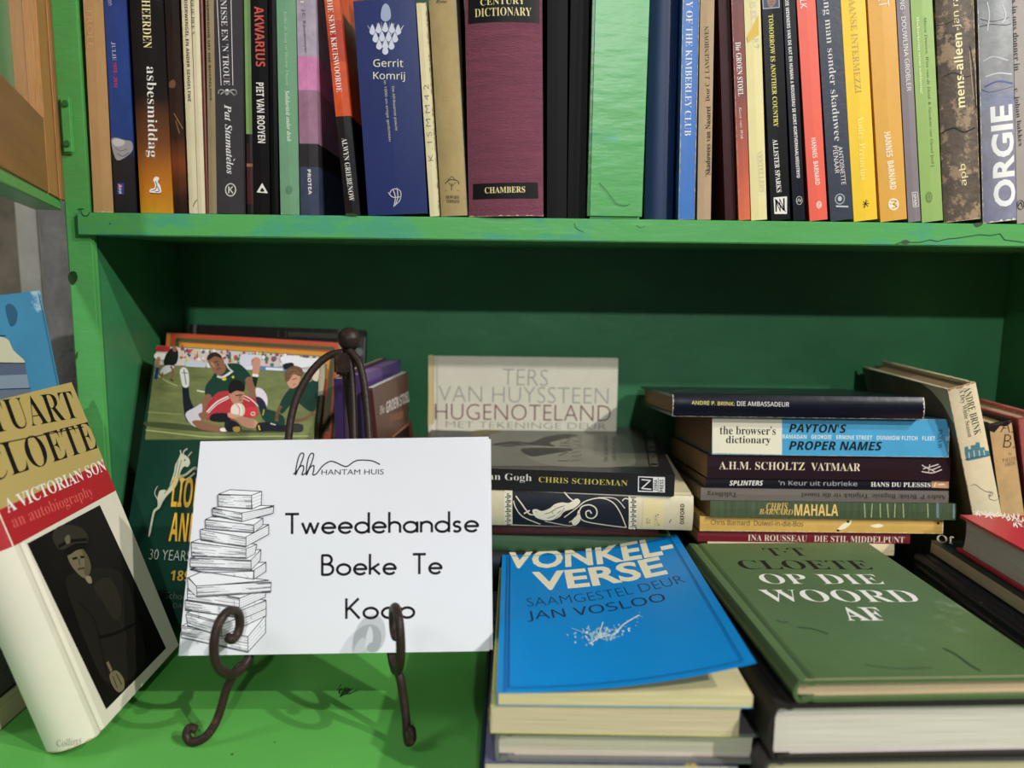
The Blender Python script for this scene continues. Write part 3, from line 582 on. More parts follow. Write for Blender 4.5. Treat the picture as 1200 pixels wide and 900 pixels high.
a.text('spine', 'V4', 's in ons donner in', 898, -2, 908, 275, 20, 'r', (60, 54, 54)); a.text('spine', 'V4', 'c. johan bakkes', 902, 345, 918, 570, 22, 'r', (44, 40, 42)); a.art('spine', 'V4', 'emblem', [((60, 56, 56), 2.5, ring(918, 800, 14, 18, 12)), ((60, 56, 56), 3, sl([(908, 806), (918, 790), (926, 808)]))])
# ======================= lower shelf: stacks, leaning books =======================
def cv(c, rough=.4, noise=.1, **k): return mat('book_cover', c, rough, noise, k.pop('ns', 40), k.pop('bump', .15), **k)
def lying(label, xr, xl_or_len, y, z0, z1, w, cover, yaw=0, length=None, hard=False, up=True, tip=0, **k):
    """book lying flat, spine to the viewer; its right end at xr, front cover up (or down)"""
    t = (z1 - z0) * math.cos(tip) - .0003; L_ = length if length else xr - xl_or_len
    z0 -= (y - YS) * math.tan(tip); z1 -= (y - YS) * math.tan(tip)
    ca, sa = math.cos(yaw), math.sin(yaw); Xd = Vector((ca, sa, 0)); O = Vector((xr, y, z0 + .00015))
    if up: return make_book(label, frame(O, (0, math.sin(tip), math.cos(tip)), -Xd), t, w, L_, cover, hard, **k)
    O2 = Vector((xr, y, z0 + .00015)) - Xd * L_ + Vector((0, math.sin(tip), math.cos(tip))) * t
    return make_book(label, frame(O2, (0, -math.sin(tip), -math.cos(tip)), Xd), t, w, L_, cover, hard, **k)
def flat(label, x0, y0, z0, z1, w, h, cover, yaw=0, hard=False, **k):
    """book lying flat, spine along its left side, head away from the viewer; (x0,y0) its near left corner"""
    Zd = Vector((-math.sin(yaw), math.cos(yaw), 0))
    return make_book(label, frame((x0, y0, z0 + .00015), (0, 0, 1), Zd), z1 - z0 - .0003, w, h, cover, hard, **k)
def standing(label, x0, y0, z, lean, yaw, t, w, h, cover, hard=False, **k):
    """upright book, spine towards the viewer, lower left edge at (x0,y0); lean>0 tips its head to the left"""
    X = Vector((math.cos(yaw) * math.cos(lean), math.sin(yaw) * math.cos(lean), math.sin(lean)))
    Z = Vector((-math.cos(yaw) * math.sin(lean), -math.sin(yaw) * math.sin(lean), math.cos(lean)))
    return make_book(label, frame((x0, y0, z), X, Z), t, w, h, cover, hard, **k)
# ---- tall right-hand stack ----
YS = .606
TIP = math.radians(6)
def zz_(y): return at_y(950, y, YS).z
def xx(x, y): return at_y(x, y, YS).x
lv = [zz_(q) for q in (463.5, 489.6, 534, 562, 573.3, 588, 607.3, 624, 637)]
st = 'in the tall stack under the shelf'
EC = (198, 176, 140)
b = lying('navy cloth hardback with worn edges, topmost of the tall stack', xx(1080, 475), xx(787, 475), YS - .004, lv[1], lv[0], .150, cv((24, 27, 42), .28, .25, ns=30, spots=((80, 92, 100), 24, .68)), hard=True, pages=(176, 146, 110), bulge=.002, worn=((206, 200, 186), (('b', .0016), ('t', .0009), ('l', .0004))), tip=TIP)
b.text('spine', 'V8', 'ANDRÉ P. BRINK:', 184, 160, 315, 164, 14, 'sr', (236, 222, 110), 'author_lettering'); b.text('spine', 'V8', 'DIE AMBASSADEUR', 323, 164, 482, 167, 14, 'sr', WH)
b.art('front', 'V8', 'cover_scratches', [((150, 165, 160), 3, sl([(130, 126), (220, 122), (330, 128), (420, 120)])), ((120, 140, 135), 3, sl([(440, 112), (500, 118), (540, 110), (620, 118)])), ((150, 165, 160), 2, sl([(640, 124), (700, 120), (780, 128), (860, 124)])), ((120, 140, 135), 2, sl([(300, 108), (360, 112), (440, 106)]))])
b = lying('thick blue and cream book of proper names, second in the tall stack', xx(1113.5, 512), xx(835, 512), YS, lv[2], lv[1], .142, cv((70, 164, 208), .4, .1, spots=((150, 200, 220), 30, .66)), pages=(150, 122, 92), worn=((205, 215, 210), (('b', .0009), ('l', .0003), ('r', .0004))), tip=TIP)
b.art('spine', 'V8', 'label_panel', [((232, 226, 200), [(247, 206), (460, 209), (460, 320), (247, 316)])])
INK = (30, 28, 30)
b.text('spine', 'V8', "the browser's", 270, 245, 441, 247, 27, 'b', INK); b.text('spine', 'V8', 'dictionary', 289, 277, 425, 278, 29, 'b', INK)
b.text('spine', 'V8', "PAYTON'S", 482, 239, 657, 241, 26, 'sbi', INK); b.text('spine', 'V8', 'PROPER NAMES', 482, 292, 766, 294, 27, 'sbi', INK)
b.text('spine', 'V8', 'RAMADAN   GEORDIE   ERMINE STREET   DUNMOW FLITCH   FLEET', 462, 265, 928, 271, 13, 'sb', (214, 234, 240)); b.text('spine', 'V8', 'SC', 960, 271, 973, 271, 13, 'sb', (214, 234, 240)); b.text('spine', 'V8', 'WARNE', 944, 301, 944, 240, 14, 'r', (40, 60, 90))
b = lying('dark aubergine book with cream title, below the blue and cream one', xx(1114.5, 548), xx(829, 548), YS, lv[3], lv[2], .142, cv((48, 28, 36), .35, .1), pages=(150, 120, 88), tip=TIP)
b.text('spine', 'V8', 'A.H.M. SCHOLTZ', 268, 353, 530, 356, 24, 'r', (236, 220, 190), 'author_lettering'); b.text('spine', 'V8', 'VATMAAR', 549, 357, 700, 359, 24, 'r', (236, 220, 190))
b.art('spine', 'V8', 'emblem', [((220, 210, 200), 3, sl([(888, 352), (904, 362), (920, 366), (944, 356)])), ((220, 210, 200), 3, [(892, 364), (938, 350)]), ((220, 210, 200), 3, sl([(888, 372), (920, 376), (948, 366)])), ((220, 210, 200), 2.5, [(900, 358), (930, 374)]), ((220, 210, 200), 2, [(912, 350), (908, 376)])])
b = lying('thin black book with silver scratched title and orange end mark', xx(1112.6, 567), xx(827.5, 567), YS + .001, lv[4], lv[3], .138, cv((30, 30, 40), .35, .1), pages=(140, 114, 86), tip=TIP)
b.text('spine', 'V8', 'SPLINTERS', 300, 407, 402, 407, 15, 'sbi', WH); b.text('spine', 'V8', "'n Keur uit rubrieke", 450, 406, 690, 409, 15, 'sr', (170, 174, 180)); b.text('spine', 'V8', 'HANS DU PLESSIS', 732, 411, 914, 413, 14, 'b', WH, 'author_lettering')
b.art('spine', 'V8', 'emblem', [((196, 150, 104), [(917, 401), (970, 402), (970, 423), (917, 421)]), ((240, 220, 190), 3, [(930, 405), (926, 418)]), ((240, 220, 190), 3, [(938, 412), (956, 411)])])
b = lying('thin grey book lying upside down in the tall stack', xx(1112.6, 580), xx(821.6, 580), YS + .0005, lv[5], lv[4], .150, cv((112, 104, 96), .5, .12), up=False, pages=(160, 140, 110), tip=TIP)
b.text('spine', 'V8', 'André P. Brink: Bagasie, Triptiek vir die toneel', 962, 449, 520, 442, 18, 'b', (62, 54, 50)); b.text('spine', 'V8', 'Tafelberg', 322, 441, 232, 439, 19, 'b', (62, 54, 50))
b = lying('dark green book with gold MAHALA title, longest in the stack', xx(1120, 597), xx(832, 597), YS - .001, lv[6], lv[5], .145, mat('green_streak', (74, 92, 62), .4, .35, 60, .1, stretch=(.3, 1, 6)), pages=(150, 130, 100), tip=TIP)
b.text('spine', 'V8', 'CHRIS', 412, 479, 478, 479, 22, 'bi', (220, 180, 96), 'author_lettering'); b.text('spine', 'V8', 'BARNARD', 390, 494, 494, 496, 17, 'bi', (220, 180, 96), 'author_lettering'); b.text('spine', 'V8', 'MAHALA', 498, 489, 632, 490, 35, 'sb', (236, 198, 116))
b.art('spine', 'V8', 'reed_picture', [((170, 180, 130), 3, [(x, 470), (x + d, 512)]) for x, d in ((712, 2), (736, -3), (760, 1), (782, 3), (806, -2), (830, 2), (905, 2))] + [((110, 134, 140), 8, [(935, 470), (936, 512)]), ((110, 134, 140), 6, [(985, 472), (985, 514)])])
b = lying('mustard yellow stained book under the green one', xx(1106.5, 616), xx(820.5, 616), YS + .001, lv[7], lv[6], .140, cv((214, 174, 90), .45, .12, spots=((238, 220, 160), 26, .60)), pages=(200, 176, 130), worn=((240, 226, 180), (('b', .0014), ('l', .0005), ('r', .0005))), tip=TIP)
b.text('spine', 'V8', 'Chris Barnard  Duiwel-in-die-Bos', 243, 526, 525, 532, 16, 'sr', (96, 70, 40))
b.art('spine', 'V8', 'stain', [((250, 240, 200), sm([(630, 548), (650, 530), (672, 520), (668, 534), (650, 548)])), (INK, ell(662, 525, 5, 4, 0, 8)), (INK, ell(632, 552, 5, 3, 0, 8)), ((250, 240, 200), sm([(730, 538), (756, 532), (770, 538), (750, 544)])), (INK, ell(938, 530, 4, 4, 0, 8))])
b = lying('deep red book with cream capitals, partly hidden behind the green cover', xx(1069, 631), xx(818.6, 631), YS + .003, lv[8], lv[7], .140, cv((122, 24, 40), .4, .1), pages=(210, 190, 150), tip=TIP)
b.text('spine', 'V8', 'INA ROUSSEAU   DIE STIL MIDDELPUNT', 356, 574, 834, 581, 19, 'r', (234, 220, 200))
zz = [lv[8], lv[8] - .014, .020, .0]
b = lying('cream book under the deep red one', xx(1050, 640), xx(830, 640), YS + .002, zz[1] + .004, zz[0], .14, cv((226, 208, 170)), tip=TIP)
b = lying('brown book low in the tall stack', .292, .09, YS, zz[2], .0508, .13, cv((96, 70, 50)), hard=True)
b = lying('black thick book at the bottom of the tall stack', .295, .085, YS, zz[3], zz[2], .145, cv((34, 32, 34)), hard=True)
# ---- middle stack ----
yw = -math.radians(5)
vr = at_y(791, 557, .577); vz1 = vr.z + .0006; vz0 = at_y(791, 582, .577).z
b = lying('charcoal paperback of a sepia landscape, topmost of the middle stack', vr.x, 0, .577, vz0, vz1, .141, mat('charcoal_cover', (50, 48, 48), .3, .1, 40, .1), yaw=yw, length=.218, pages=(206, 196, 172))
b.text('spine', 'V7', 'Van Gogh', 292, 560, 505, 568, 36, 'r', (226, 220, 206)); b.text('spine', 'V7', 'CHRIS SCHOEMAN', 534, 571, 902, 587, 23, 'r', (206, 190, 84), 'author_lettering')
b.art('spine', 'V7', 'emblem', [(WH, [(945, 558), (1056, 562), (1056, 625), (944, 622)]), ((44, 42, 42), [(949, 562), (1007, 565), (1007, 620), (949, 617)]), (WH, 5, [(960, 572), (996, 575), (960, 608), (998, 612)]), ((44, 42, 42), 2, [(1029, 564), (1029, 624)])])
b.text('spine', 'V7', 'ZEBRA', 1018, 618, 1018, 572, 14, 'sb', INK, 'emblem_lettering'); b.text('spine', 'V7', 'PRESS', 1042, 622, 1042, 572, 17, 'sb', INK, 'emblem_lettering')
def grad(cols, m=None): return cols
b.art('front', 'V7', 'cover_photo', [
    (mat('sepia_print', (92, 88, 76), .3, .35, 22, .05), [(330, 350), (960, 356), (990, 520), (336, 516)]),
    (mat('sepia_print', (120, 116, 100), .3, .3, 22, .05), sm([(540, 420), (640, 385), (800, 380), (900, 400), (930, 470), (900, 518), (600, 515), (480, 470)])),
    ((60, 58, 52), sm([(340, 428), (420, 414), (500, 418), (560, 396), (640, 384), (700, 388), (640, 404), (580, 420), (600, 436), (480, 432), (400, 436)])),
    ((170, 166, 148), 4, sl([(350, 434), (420, 428), (470, 436), (540, 432), (600, 440)])), ((60, 56, 50), sm([(460, 446), (560, 440), (680, 448), (560, 470), (500, 476)])),
    ((200, 198, 180), 3, sl([(456, 424), (500, 432), (560, 438), (620, 436)])), ((110, 96, 50), sm([(260, 372), (330, 366), (380, 374), (320, 388), (262, 392)]))])
b.text('front', 'V7', 'UNLIKE', 636, 500, 646, 392, 42, 'r', (78, 76, 66)); b.text('front', 'V7', 'VAN GOGH', 688, 500, 690, 385, 48, 'r', (96, 94, 80))
b.text('front', 'V7', 'THE SEARCH FOR AN', 812, 500, 812, 390, 16, 'r', (60, 58, 52)); b.text('front', 'V7', 'ARTIST PATH', 846, 496, 846, 396, 16, 'r', (60, 58, 52)); b.text('front', 'V7', 'CHRIS SCHOEMAN', 1012, 518, 990, 372, 32, 'r', (120, 116, 96), 'author_lettering')
oz0 = at_y(812, 620.5, .582).z
orx = at_y(811.5, 600, .580).x
b = lying('cream and black hardback with classical vase painting on its spine', orx, 0, .5795, oz0, vz0, .138, mat('ivory_jacket', (214, 202, 166), .4, .12, 30, .1), yaw=yw * .55, length=.222, hard=True, pages=(214, 200, 160), bulge=.003)
K = (32, 36, 48); IV = (226, 218, 190)
vp = [(K, [(426, 617), (905, 641), (905, 777), (426, 757)])]
for x0 in (388, 906):      # key pattern borders
    vp.append((IV, [(x0, 616), (x0 + 32, 617), (x0 + 32, 778), (x0, 776)] if x0 > 500 else [(x0 + 4, 616), (x0 + 36, 617), (x0 + 36, 756), (x0 + 4, 755)]))
    y = 624 if x0 < 500 else 646
    while y < (748 if x0 < 500 else 770):
        vp.append((K, 4, [(x0 + 8, y), (x0 + 30, y), (x0 + 30, y + 14), (x0 + 16, y + 14), (x0 + 16, y + 7), (x0 + 23, y + 7)])); y += 20
vp += [(IV, sm([(508, 700), (524, 694), (548, 702), (580, 690), (600, 674), (630, 666), (660, 668), (690, 650), (706, 664), (680, 690), (640, 704), (620, 726), (585, 740), (550, 738), (520, 726)])),
       (IV, ell(524, 708, 14, 12)), (K, 2.5, sl([(548, 716), (580, 708), (610, 690), (640, 680)])), (K, 2.5, sl([(570, 732), (600, 720), (625, 700)])), (K, 2, sl([(600, 734), (622, 716), (640, 690)])), (K, 2, sl([(590, 700), (596, 716), (620, 716)])), (K, 2, [(518, 704), (528, 706)]),
       (IV, 5, sl([(440, 640), (462, 670), (484, 700), (500, 716), (540, 716), (620, 716)])), (IV, 6, [(474, 712), (496, 700)]), (IV, 5, sl([(640, 624), (664, 650), (690, 668)])),
       (IV, 4, sl([(640, 728), (690, 690), (730, 660), (790, 648), (840, 666), (872, 710), (896, 770)])), (IV, 5, sl([(700, 710), (712, 684), (744, 676), (770, 690), (774, 716), (756, 732), (734, 726), (730, 706), (744, 700), (752, 712)])),
       (IV, 4, sl([(660, 748), (690, 730), (700, 700), (716, 740), (800, 758), (896, 770)])), (IV, 3, sl([(560, 744), (620, 756), (670, 762), (700, 744)])), (IV, sm([(670, 744), (700, 716), (706, 740), (684, 762)])), (IV, 4, sl([(880, 660), (890, 650), (904, 652)])), (IV, 3, sl([(780, 646), (850, 650), (890, 690)])), (IV, 4, sl([(430, 660), (440, 690), (470, 726), (540, 756)]))]
b.art('spine', 'V7', 'vase_painting', vp)
b.art('spine', 'V7', 'sticker', [((222, 206, 150), [(965, 656), (1048, 656), (1048, 768), (962, 768)])]); b.text('spine', 'V7', 'Kas', 978, 742, 996, 742, 22, 'i', (70, 66, 90)); b.text('spine', 'V7', 'MC', 1012, 740, 1032, 738, 50, 'sl', (90, 80, 90)); b.text('spine', 'V7', 'OXFORD', 1126, 756, 1128, 672, 17, 'sb', INK)
b.art('spine', 'V7', 'pen_mark', [((50, 44, 50), 3, [(1082, 736), (1074, 750)])])
mz = [oz0, oz0 - .0125, oz0 - .026, oz0 - .060, 0]
b = lying('dark brownish red book under the vase-painting hardback', at_y(772, 628, .600).x, 0, .602, mz[1], mz[0], .115, cv((96, 34, 30)), length=.16, hard=False)
b = lying('dull green cloth book low in the middle stack', at_y(790, 645, .590).x, 0, .5985, mz[2], mz[1], .12, cv((54, 92, 58), .6, .2), length=.19, hard=True)
b = lying('thick black book low in the middle stack', .082, 0, .5985, mz[3], mz[2], .12, cv((26, 26, 28)), length=.185, hard=True)
b = lying('grey book at the base of the middle stack', .082, 0, .5985, mz[4], mz[3], .12, cv((90, 88, 86)), length=.188, hard=True)
# ---- cream book leaning on the back panel ----
def leaning_back(label, px0, px1, ytop, yb_depth, ytop_depth, t, cover, extra=0, hard=False, tilt=0.0, **k):
    """front cover towards the viewer, foot on the counter nearer the viewer than its head"""
    P0 = at_y(px0, ytop, ytop_depth); P1 = at_y(px1, ytop + (px1 - px0) * .0125, ytop_depth); w = P1.x - P0.x
    up_ = Vector((0, ytop_depth - yb_depth, P0.z)); h = up_.length * (1 - (w * math.sin(tilt) + t * up_.y / up_.length) / P0.z); up_.normalize()
    side = Vector((math.cos(tilt), 0, -math.sin(tilt))); side = (side - up_ * side.dot(up_)).normalized()
    Zv = up_; Yv = side; X = Yv.cross(Zv)               # front cover normal
    if tilt:
        Zv = Matrix.Rotation(0, 4, 'X') @ up_; Zv = (Vector((math.sin(tilt), 0, 0)) + up_ * math.cos(tilt)).normalized(); Yv = (side - Zv * side.dot(Zv)).normalized(); X = Yv.cross(Zv)
    O = P0 - Zv * h - X * t
    low = min((O + Yv * w).z, O.z, (O + X * t).z, (O + X * t + Yv * w).z); O.z += .0004 - low
    return make_book(label, frame(O, X, Zv), t, w, h - (.0 if not tilt else 0), cover, hard, **k)
b = leaning_back('cream book with pale grey title, leaning against the back panel', 502, 724.5, 418, .7335, .742, .012, mat('cream_jacket', (240, 234, 212), .45, .06, 30, .1), hard=True, bulge=.0005)
GT = (176, 174, 168)
b.art('front', 'V7', 'spine_strip', [((230, 206, 144), [(80, 56), (98, 56), (98, 342), (76, 348)]), ((150, 130, 90), 2, [(101, 58), (99, 340)])])
b.text('front', 'V7', 'TERS', 384, 146, 572, 152, 68, 'sl', GT); b.text('front', 'V7', 'VAN HUYSSTEEN', 120, 216, 822, 226, 66, 'sl', GT); b.text('front', 'V7', 'HUGENOTELAND', 106, 290, 832, 298, 66, 'sl', (132, 62, 74)); b.text('front', 'V7', 'MET TEKENINGE DEUR', 150, 343, 812, 352, 26, 'sl', (150, 148, 140))
# ---- rugby book and the two behind it ----
dgn = (24, 66, 52)
b = leaning_back('dark picture book at the very back, behind the orange one', 222, 428, 380.5, .705, .751, .009, cv((52, 44, 38), .4, .4, spots=((120, 116, 104), 12, .60)), tilt=.02, hard=True, bulge=.0005)
b.art('front', 'W5', 'cover_photo', [((150, 160, 150), 6, [(268, 140), (262, 320)]), ((70, 74, 68), [(235, 130), (258, 134), (256, 330), (232, 330)]), ((150, 156, 150), sm([(212, 215), (252, 222), (250, 262), (210, 255)])), ((24, 22, 20), 5, [(232, 132), (262, 138), (258, 190)])])
b.art('front', 'Z7', 'cover_photo', [((96, 74, 50), 5, [(815, 92), (815, 130)]), ((110, 90, 60), 5, [(860, 94), (860, 132)]), ((72, 70, 40), 30, [(880, 112), (1180, 124)])])
b = leaning_back('orange-red book with nested green and orange frames on its cover', 195.5, 397, 390, .645, .704, .014, mat('orange_red', (214, 86, 50), .4, .08, 30, .1), tilt=.046, pages=(224, 208, 160))
b.art('front', 'Z7', 'cover_frames', [((226, 150, 66), [(132, 108), (156, 108), (150, 190), (130, 188)]), ((84, 96, 48), 24, [(196, 320), (196, 146), (1150, 202), (1116, 700)]), ((244, 166, 52), 26, [(224, 320), (222, 178), (1122, 236), (1100, 380)]), ((96, 96, 48), [(240, 196), (1098, 250), (1060, 700), (200, 700)]), ((84, 96, 48), 14, [(1148, 200), (1084, 748)])])
b = leaning_back('dark green rugby book with a photo of a tackle, left of the sign', 182.5, 375, 407, .578, .658, .028, mat('rugby_green', dgn, .3, .08, 30, .1), tilt=.05, pages=(224, 214, 180))
GR = mat('grass_print', (118, 126, 74), .35, .35, 120, 0, stretch=(1, .3, 1)); SK = (140, 92, 66); SKL = (206, 150, 120); NV = (26, 34, 46); RD = (176, 34, 46); GJ = (22, 66, 52)
r2 = random.Random(3)
crowd = [((206, 196, 190), [(72, 186), (1060, 250), (1066, 330), (64, 300)])]
for k in range(150):
    x = r2.uniform(190, 1050); f = (x - 72) / 990; y = 186 + 64 * f + r2.uniform(2, 74)
    crowd.append((r2.choice([(200, 60, 66), (232, 228, 224), (90, 100, 120), (190, 196, 90), (70, 110, 80), (60, 70, 110), (222, 190, 170), (150, 60, 80)]), ell(x, y, r2.uniform(5, 13), r2.uniform(6, 15), 0, 7)))
crowd += [((190, 200, 215), [(250, 282), (370, 290), (370, 318), (250, 312)]), ((96, 120, 170), [(700, 308), (880, 318), (880, 344), (700, 338)]), ((214, 220, 226), [(380, 292), (700, 308), (700, 334), (380, 318)]), ((222, 226, 232), [(740, 316), (846, 322), (846, 338), (740, 332)]), ((200, 206, 214), [(870, 322), (1062, 336), (1060, 352), (870, 342)])]
b.art('front', 'Z7', 'cover_photo', [(GR, [(70, 180), (1080, 246), (1026, 760), (2, 760)])] + crowd + [
    (GR, [(60, 305), (1064, 350), (1026, 756), (2, 756)]),
    ((66, 78, 34), sm([(10, 650), (200, 660), (430, 690), (800, 706), (820, 716), (400, 712), (120, 690), (8, 672)])), ((176, 186, 120), 6, sl([(8, 700), (200, 722), (400, 742), (700, 738), (1000, 736)])), ((190, 196, 140), 4, sl([(60, 350), (130, 400), (200, 430)])), ((222, 222, 200), 8, [(320, 458), (370, 468)]), ((150, 160, 90), 4, [(20, 590), (230, 604)]),
    # standing players cut by the edge
    (WH, sm([(66, 232), (130, 236), (120, 270), (64, 262)])), (RD, sm([(76, 188), (150, 190), (146, 216), (72, 214)])), (SKL, 20, sl([(86, 256), (82, 300), (74, 330)])), ((40, 66, 140), 20, sl([(78, 320), (74, 350), (68, 386)])), ((30, 34, 28), sm([(130, 240), (170, 196), (204, 216), (196, 290), (150, 310), (118, 292)])), (SK, ell(184, 204, 14, 18)), ((200, 196, 200), sm([(96, 340), (130, 306), (180, 310), (160, 340), (110, 362)])), (SK, 12, sl([(160, 310), (176, 350), (160, 390)])), (SK, 10, sl([(110, 350), (104, 384)])), ((40, 40, 40), 8, [(156, 392), (176, 398)]),
    # legs of a standing player in the middle
    ((206, 208, 224), sm([(590, 240), (640, 238), (716, 244), (700, 276), (660, 264), (640, 310), (584, 300)])), ((200, 140, 116), sm([(664, 262), (706, 270), (694, 360), (662, 360)])), ((232, 232, 230), [(658, 356), (696, 360), (694, 376), (658, 372)]), ((30, 40, 36), [(656, 374), (694, 378), (680, 440), (664, 430)]),
    # kneeling player in dark green
    (GJ, sm([(440, 330), (480, 300), (560, 292), (610, 320), (650, 376), (620, 400), (600, 470), (500, 490), (430, 500), (372, 486), (374, 430), (410, 380)])), (WH, 14, sl([(446, 372), (480, 376), (536, 340)])), (WH, 8, sl([(500, 296), (512, 320), (534, 340)])), ((214, 190, 60), ell(486, 388, 14, 10)), ((214, 190, 60), ell(540, 376, 8, 8)),
    (SK, sm([(384, 264), (396, 238), (430, 224), (462, 240), (484, 280), (496, 330), (470, 362), (436, 358), (404, 316)])), ((60, 38, 30), sm([(382, 270), (392, 238), (430, 224), (464, 242), (470, 262), (430, 250), (400, 268)])), ((70, 40, 30), 6, [(424, 286), (448, 280)]), ((70, 40, 30), 5, [(440, 330), (464, 322)]), ((90, 56, 42), 7, [(444, 290), (452, 312)]), ((180, 124, 96), sm([(404, 280), (424, 296), (430, 320), (410, 304)])),
    (SK, sm([(614, 394), (650, 380), (680, 470), (684, 560), (700, 600), (680, 614), (656, 570), (640, 480)])), (SK, sm([(374, 484), (408, 492), (380, 560), (376, 610), (350, 610), (350, 540)])),
    # tackled player in red
    (NV, sm([(232, 420), (266, 424), (276, 500), (306, 572), (340, 640), (300, 660), (256, 640), (238, 560)])), ((214, 214, 210), sm([(216, 336), (240, 316), (266, 340), (272, 400), (266, 436), (236, 436), (222, 390)])), ((60, 60, 60), 5, [(240, 330), (254, 420)]), ((60, 60, 60), 4, [(226, 350), (264, 352)]), ((206, 200, 206), sm([(250, 600), (310, 560), (350, 540), (350, 600), (330, 680), (280, 660)])),
    (RD, sm([(372, 580), (400, 520), (450, 470), (520, 462), (600, 478), (650, 500), (690, 520), (660, 590), (660, 620), (560, 640), (420, 630), (380, 640)])), (WH, 8, sl([(380, 590), (440, 530), (510, 494)])), (WH, 5, sl([(378, 610), (440, 546), (516, 504)])), (WH, 6, sl([(610, 490), (650, 512), (700, 560)])), (WH, 4, sl([(604, 506), (640, 524)])), ((30, 26, 34), sm([(400, 640), (420, 600), (520, 600), (520, 640), (470, 652)])), ((206, 40, 48), sm([(612, 570), (680, 560), (690, 610), (640, 624), (612, 616)])), (WH, 5, ring(662, 600, 12, 10)),
    ((186, 128, 100), sm([(516, 470), (560, 456), (606, 470), (604, 510), (586, 560), (556, 552), (530, 520)])), ((28, 22, 24), sm([(512, 456), (520, 412), (556, 392), (600, 410), (614, 444), (600, 466), (560, 460), (524, 478)])), ((60, 34, 30), 7, [(556, 490), (596, 484)]), ((80, 46, 40), 5, [(576, 518), (594, 516)]), ((150, 96, 76), sm([(578, 490), (590, 492), (588, 508), (576, 506)])),
    ((228, 214, 196), sm([(526, 590), (534, 552), (572, 536), (606, 552), (612, 590), (596, 616), (556, 624), (534, 612)])), (RD, 4, sl([(560, 542), (580, 570), (576, 610)])), ((190, 170, 60), 3, sl([(596, 552), (604, 580), (598, 610)])),
    (SKL, sm([(510, 596), (540, 600), (600, 616), (680, 640), (690, 668), (660, 690), (600, 676), (560, 640), (512, 620)])), (SK, sm([(330, 640), (400, 660), (480, 684), (510, 700), (490, 716), (400, 706), (330, 690), (290, 650)])), (WH, ell(484, 698, 24, 12)), (SK, sm([(330, 600), (380, 590), (396, 620), (350, 634)])),
    ((222, 214, 220), sm([(680, 444), (720, 452), (750, 500), (744, 568), (710, 560), (684, 500)])), ((36, 44, 60), sm([(680, 500), (720, 510), (748, 570), (716, 610), (700, 570)])), (GJ, sm([(716, 572), (780, 580), (850, 620), (850, 690), (800, 700), (750, 660), (716, 620)])), ((210, 180, 60), 6, sl([(730, 576), (722, 610)])), (NV, sm([(690, 660), (760, 652), (840, 670), (940, 660), (970, 690), (950, 712), (860, 710), (760, 706), (690, 706)])), ((60, 60, 60), sm([(880, 680), (960, 664), (964, 700), (900, 712)])), ((214, 180, 60), 8, [(696, 672), (704, 700)]), (NV, sm([(496, 640), (560, 650), (590, 700), (500, 704)])), ((190, 150, 70), sm([(540, 684), (580, 680), (580, 708), (548, 710)])), (WH, 5, [(770, 660), (800, 668)]),
    # crouching player on the right
    ((232, 232, 236), sm([(830, 256), (900, 244), (1000, 262), (1058, 262), (1040, 300), (960, 320), (900, 300), (850, 300)])), (NV, sm([(846, 300), (900, 288), (910, 310), (860, 330)])), (GJ, sm([(820, 560), (860, 480), (900, 440), (980, 420), (1060, 400), (1044, 570), (1000, 580), (930, 530), (880, 560), (840, 600)])), (SKL, sm([(866, 380), (900, 350), (950, 360), (940, 420), (906, 446), (878, 430)])), ((110, 74, 44), sm([(856, 366), (870, 330), (910, 308), (956, 320), (970, 356), (950, 372), (910, 360), (880, 400), (862, 400)])), ((150, 106, 64), 4, sl([(870, 350), (900, 330), (940, 340)])), ((150, 106, 64), 4, sl([(884, 372), (920, 350), (956, 356)])), ((120, 60, 50), 5, [(902, 392), (930, 384)]), ((160, 50, 50), 4, [(906, 424), (922, 420)]),
    (SK, 20, sl([(830, 556), (812, 600), (806, 640)])), (SK, 18, sl([(1040, 590), (980, 630), (920, 640), (900, 620)])), ((220, 200, 180), sm([(1022, 380), (1066, 320), (1058, 400)]))])
BG = (196, 196, 170)
b.art('front', 'W8', 'springbok_emblem', [
    (BG, sm([(158, 96), (172, 100), (186, 112), (190, 128), (182, 142), (170, 140), (158, 156), (150, 186), (138, 214), (112, 240), (96, 262), (84, 286), (68, 300), (60, 330), (50, 380), (44, 382), (54, 326), (62, 294), (76, 280), (76, 250), (84, 226), (100, 222), (112, 224), (124, 190), (134, 160), (138, 136), (150, 112)])),
    (BG, 4, [(160, 102), (156, 84)]), (BG, 5, sl([(166, 102), (168, 88), (180, 78)])), (BG, 4, sl([(184, 104), (190, 96), (196, 90)])), (BG, 8, sl([(150, 178), (176, 168), (204, 146), (212, 150)])), (BG, 6, sl([(156, 190), (180, 184), (206, 164)])), ((120, 124, 100), 3, sl([(148, 120), (140, 160), (128, 196), (100, 236)])), ((120, 124, 100), 3, sl([(160, 118), (152, 150), (146, 180)])), ((40, 50, 40), ell(172, 118, 3, 3)), (BG, 2.5, sl([(76, 210), (66, 232), (76, 256)])), ((190, 170, 90), 3, ring(154, 178, 9, 8))])
YO = (236, 182, 50)
b.text('front', 'W8', 'LIONS', 128, 230, 260, 234, 106, 'sb', YO); b.text('front', 'W8', 'AND', 120, 352, 216, 355, 100, 'sb', YO)
b.text('front', 'W8', '30 YEARS OF', 48, 448, 250, 458, 36, 'sl', (200, 205, 190)); b.text('front', 'W8', '1891', 122, 522, 212, 526, 36, 'sb', (200, 160, 50)); b.text('front', 'W8', 'Schoeman', 104, 592, 230, 600, 24, 'sl', (130, 140, 130), 'author_lettering'); b.text('front', 'W8', 'DAVID', 132, 628, 200, 632, 16, 'sl', (110, 120, 110), 'author_lettering')
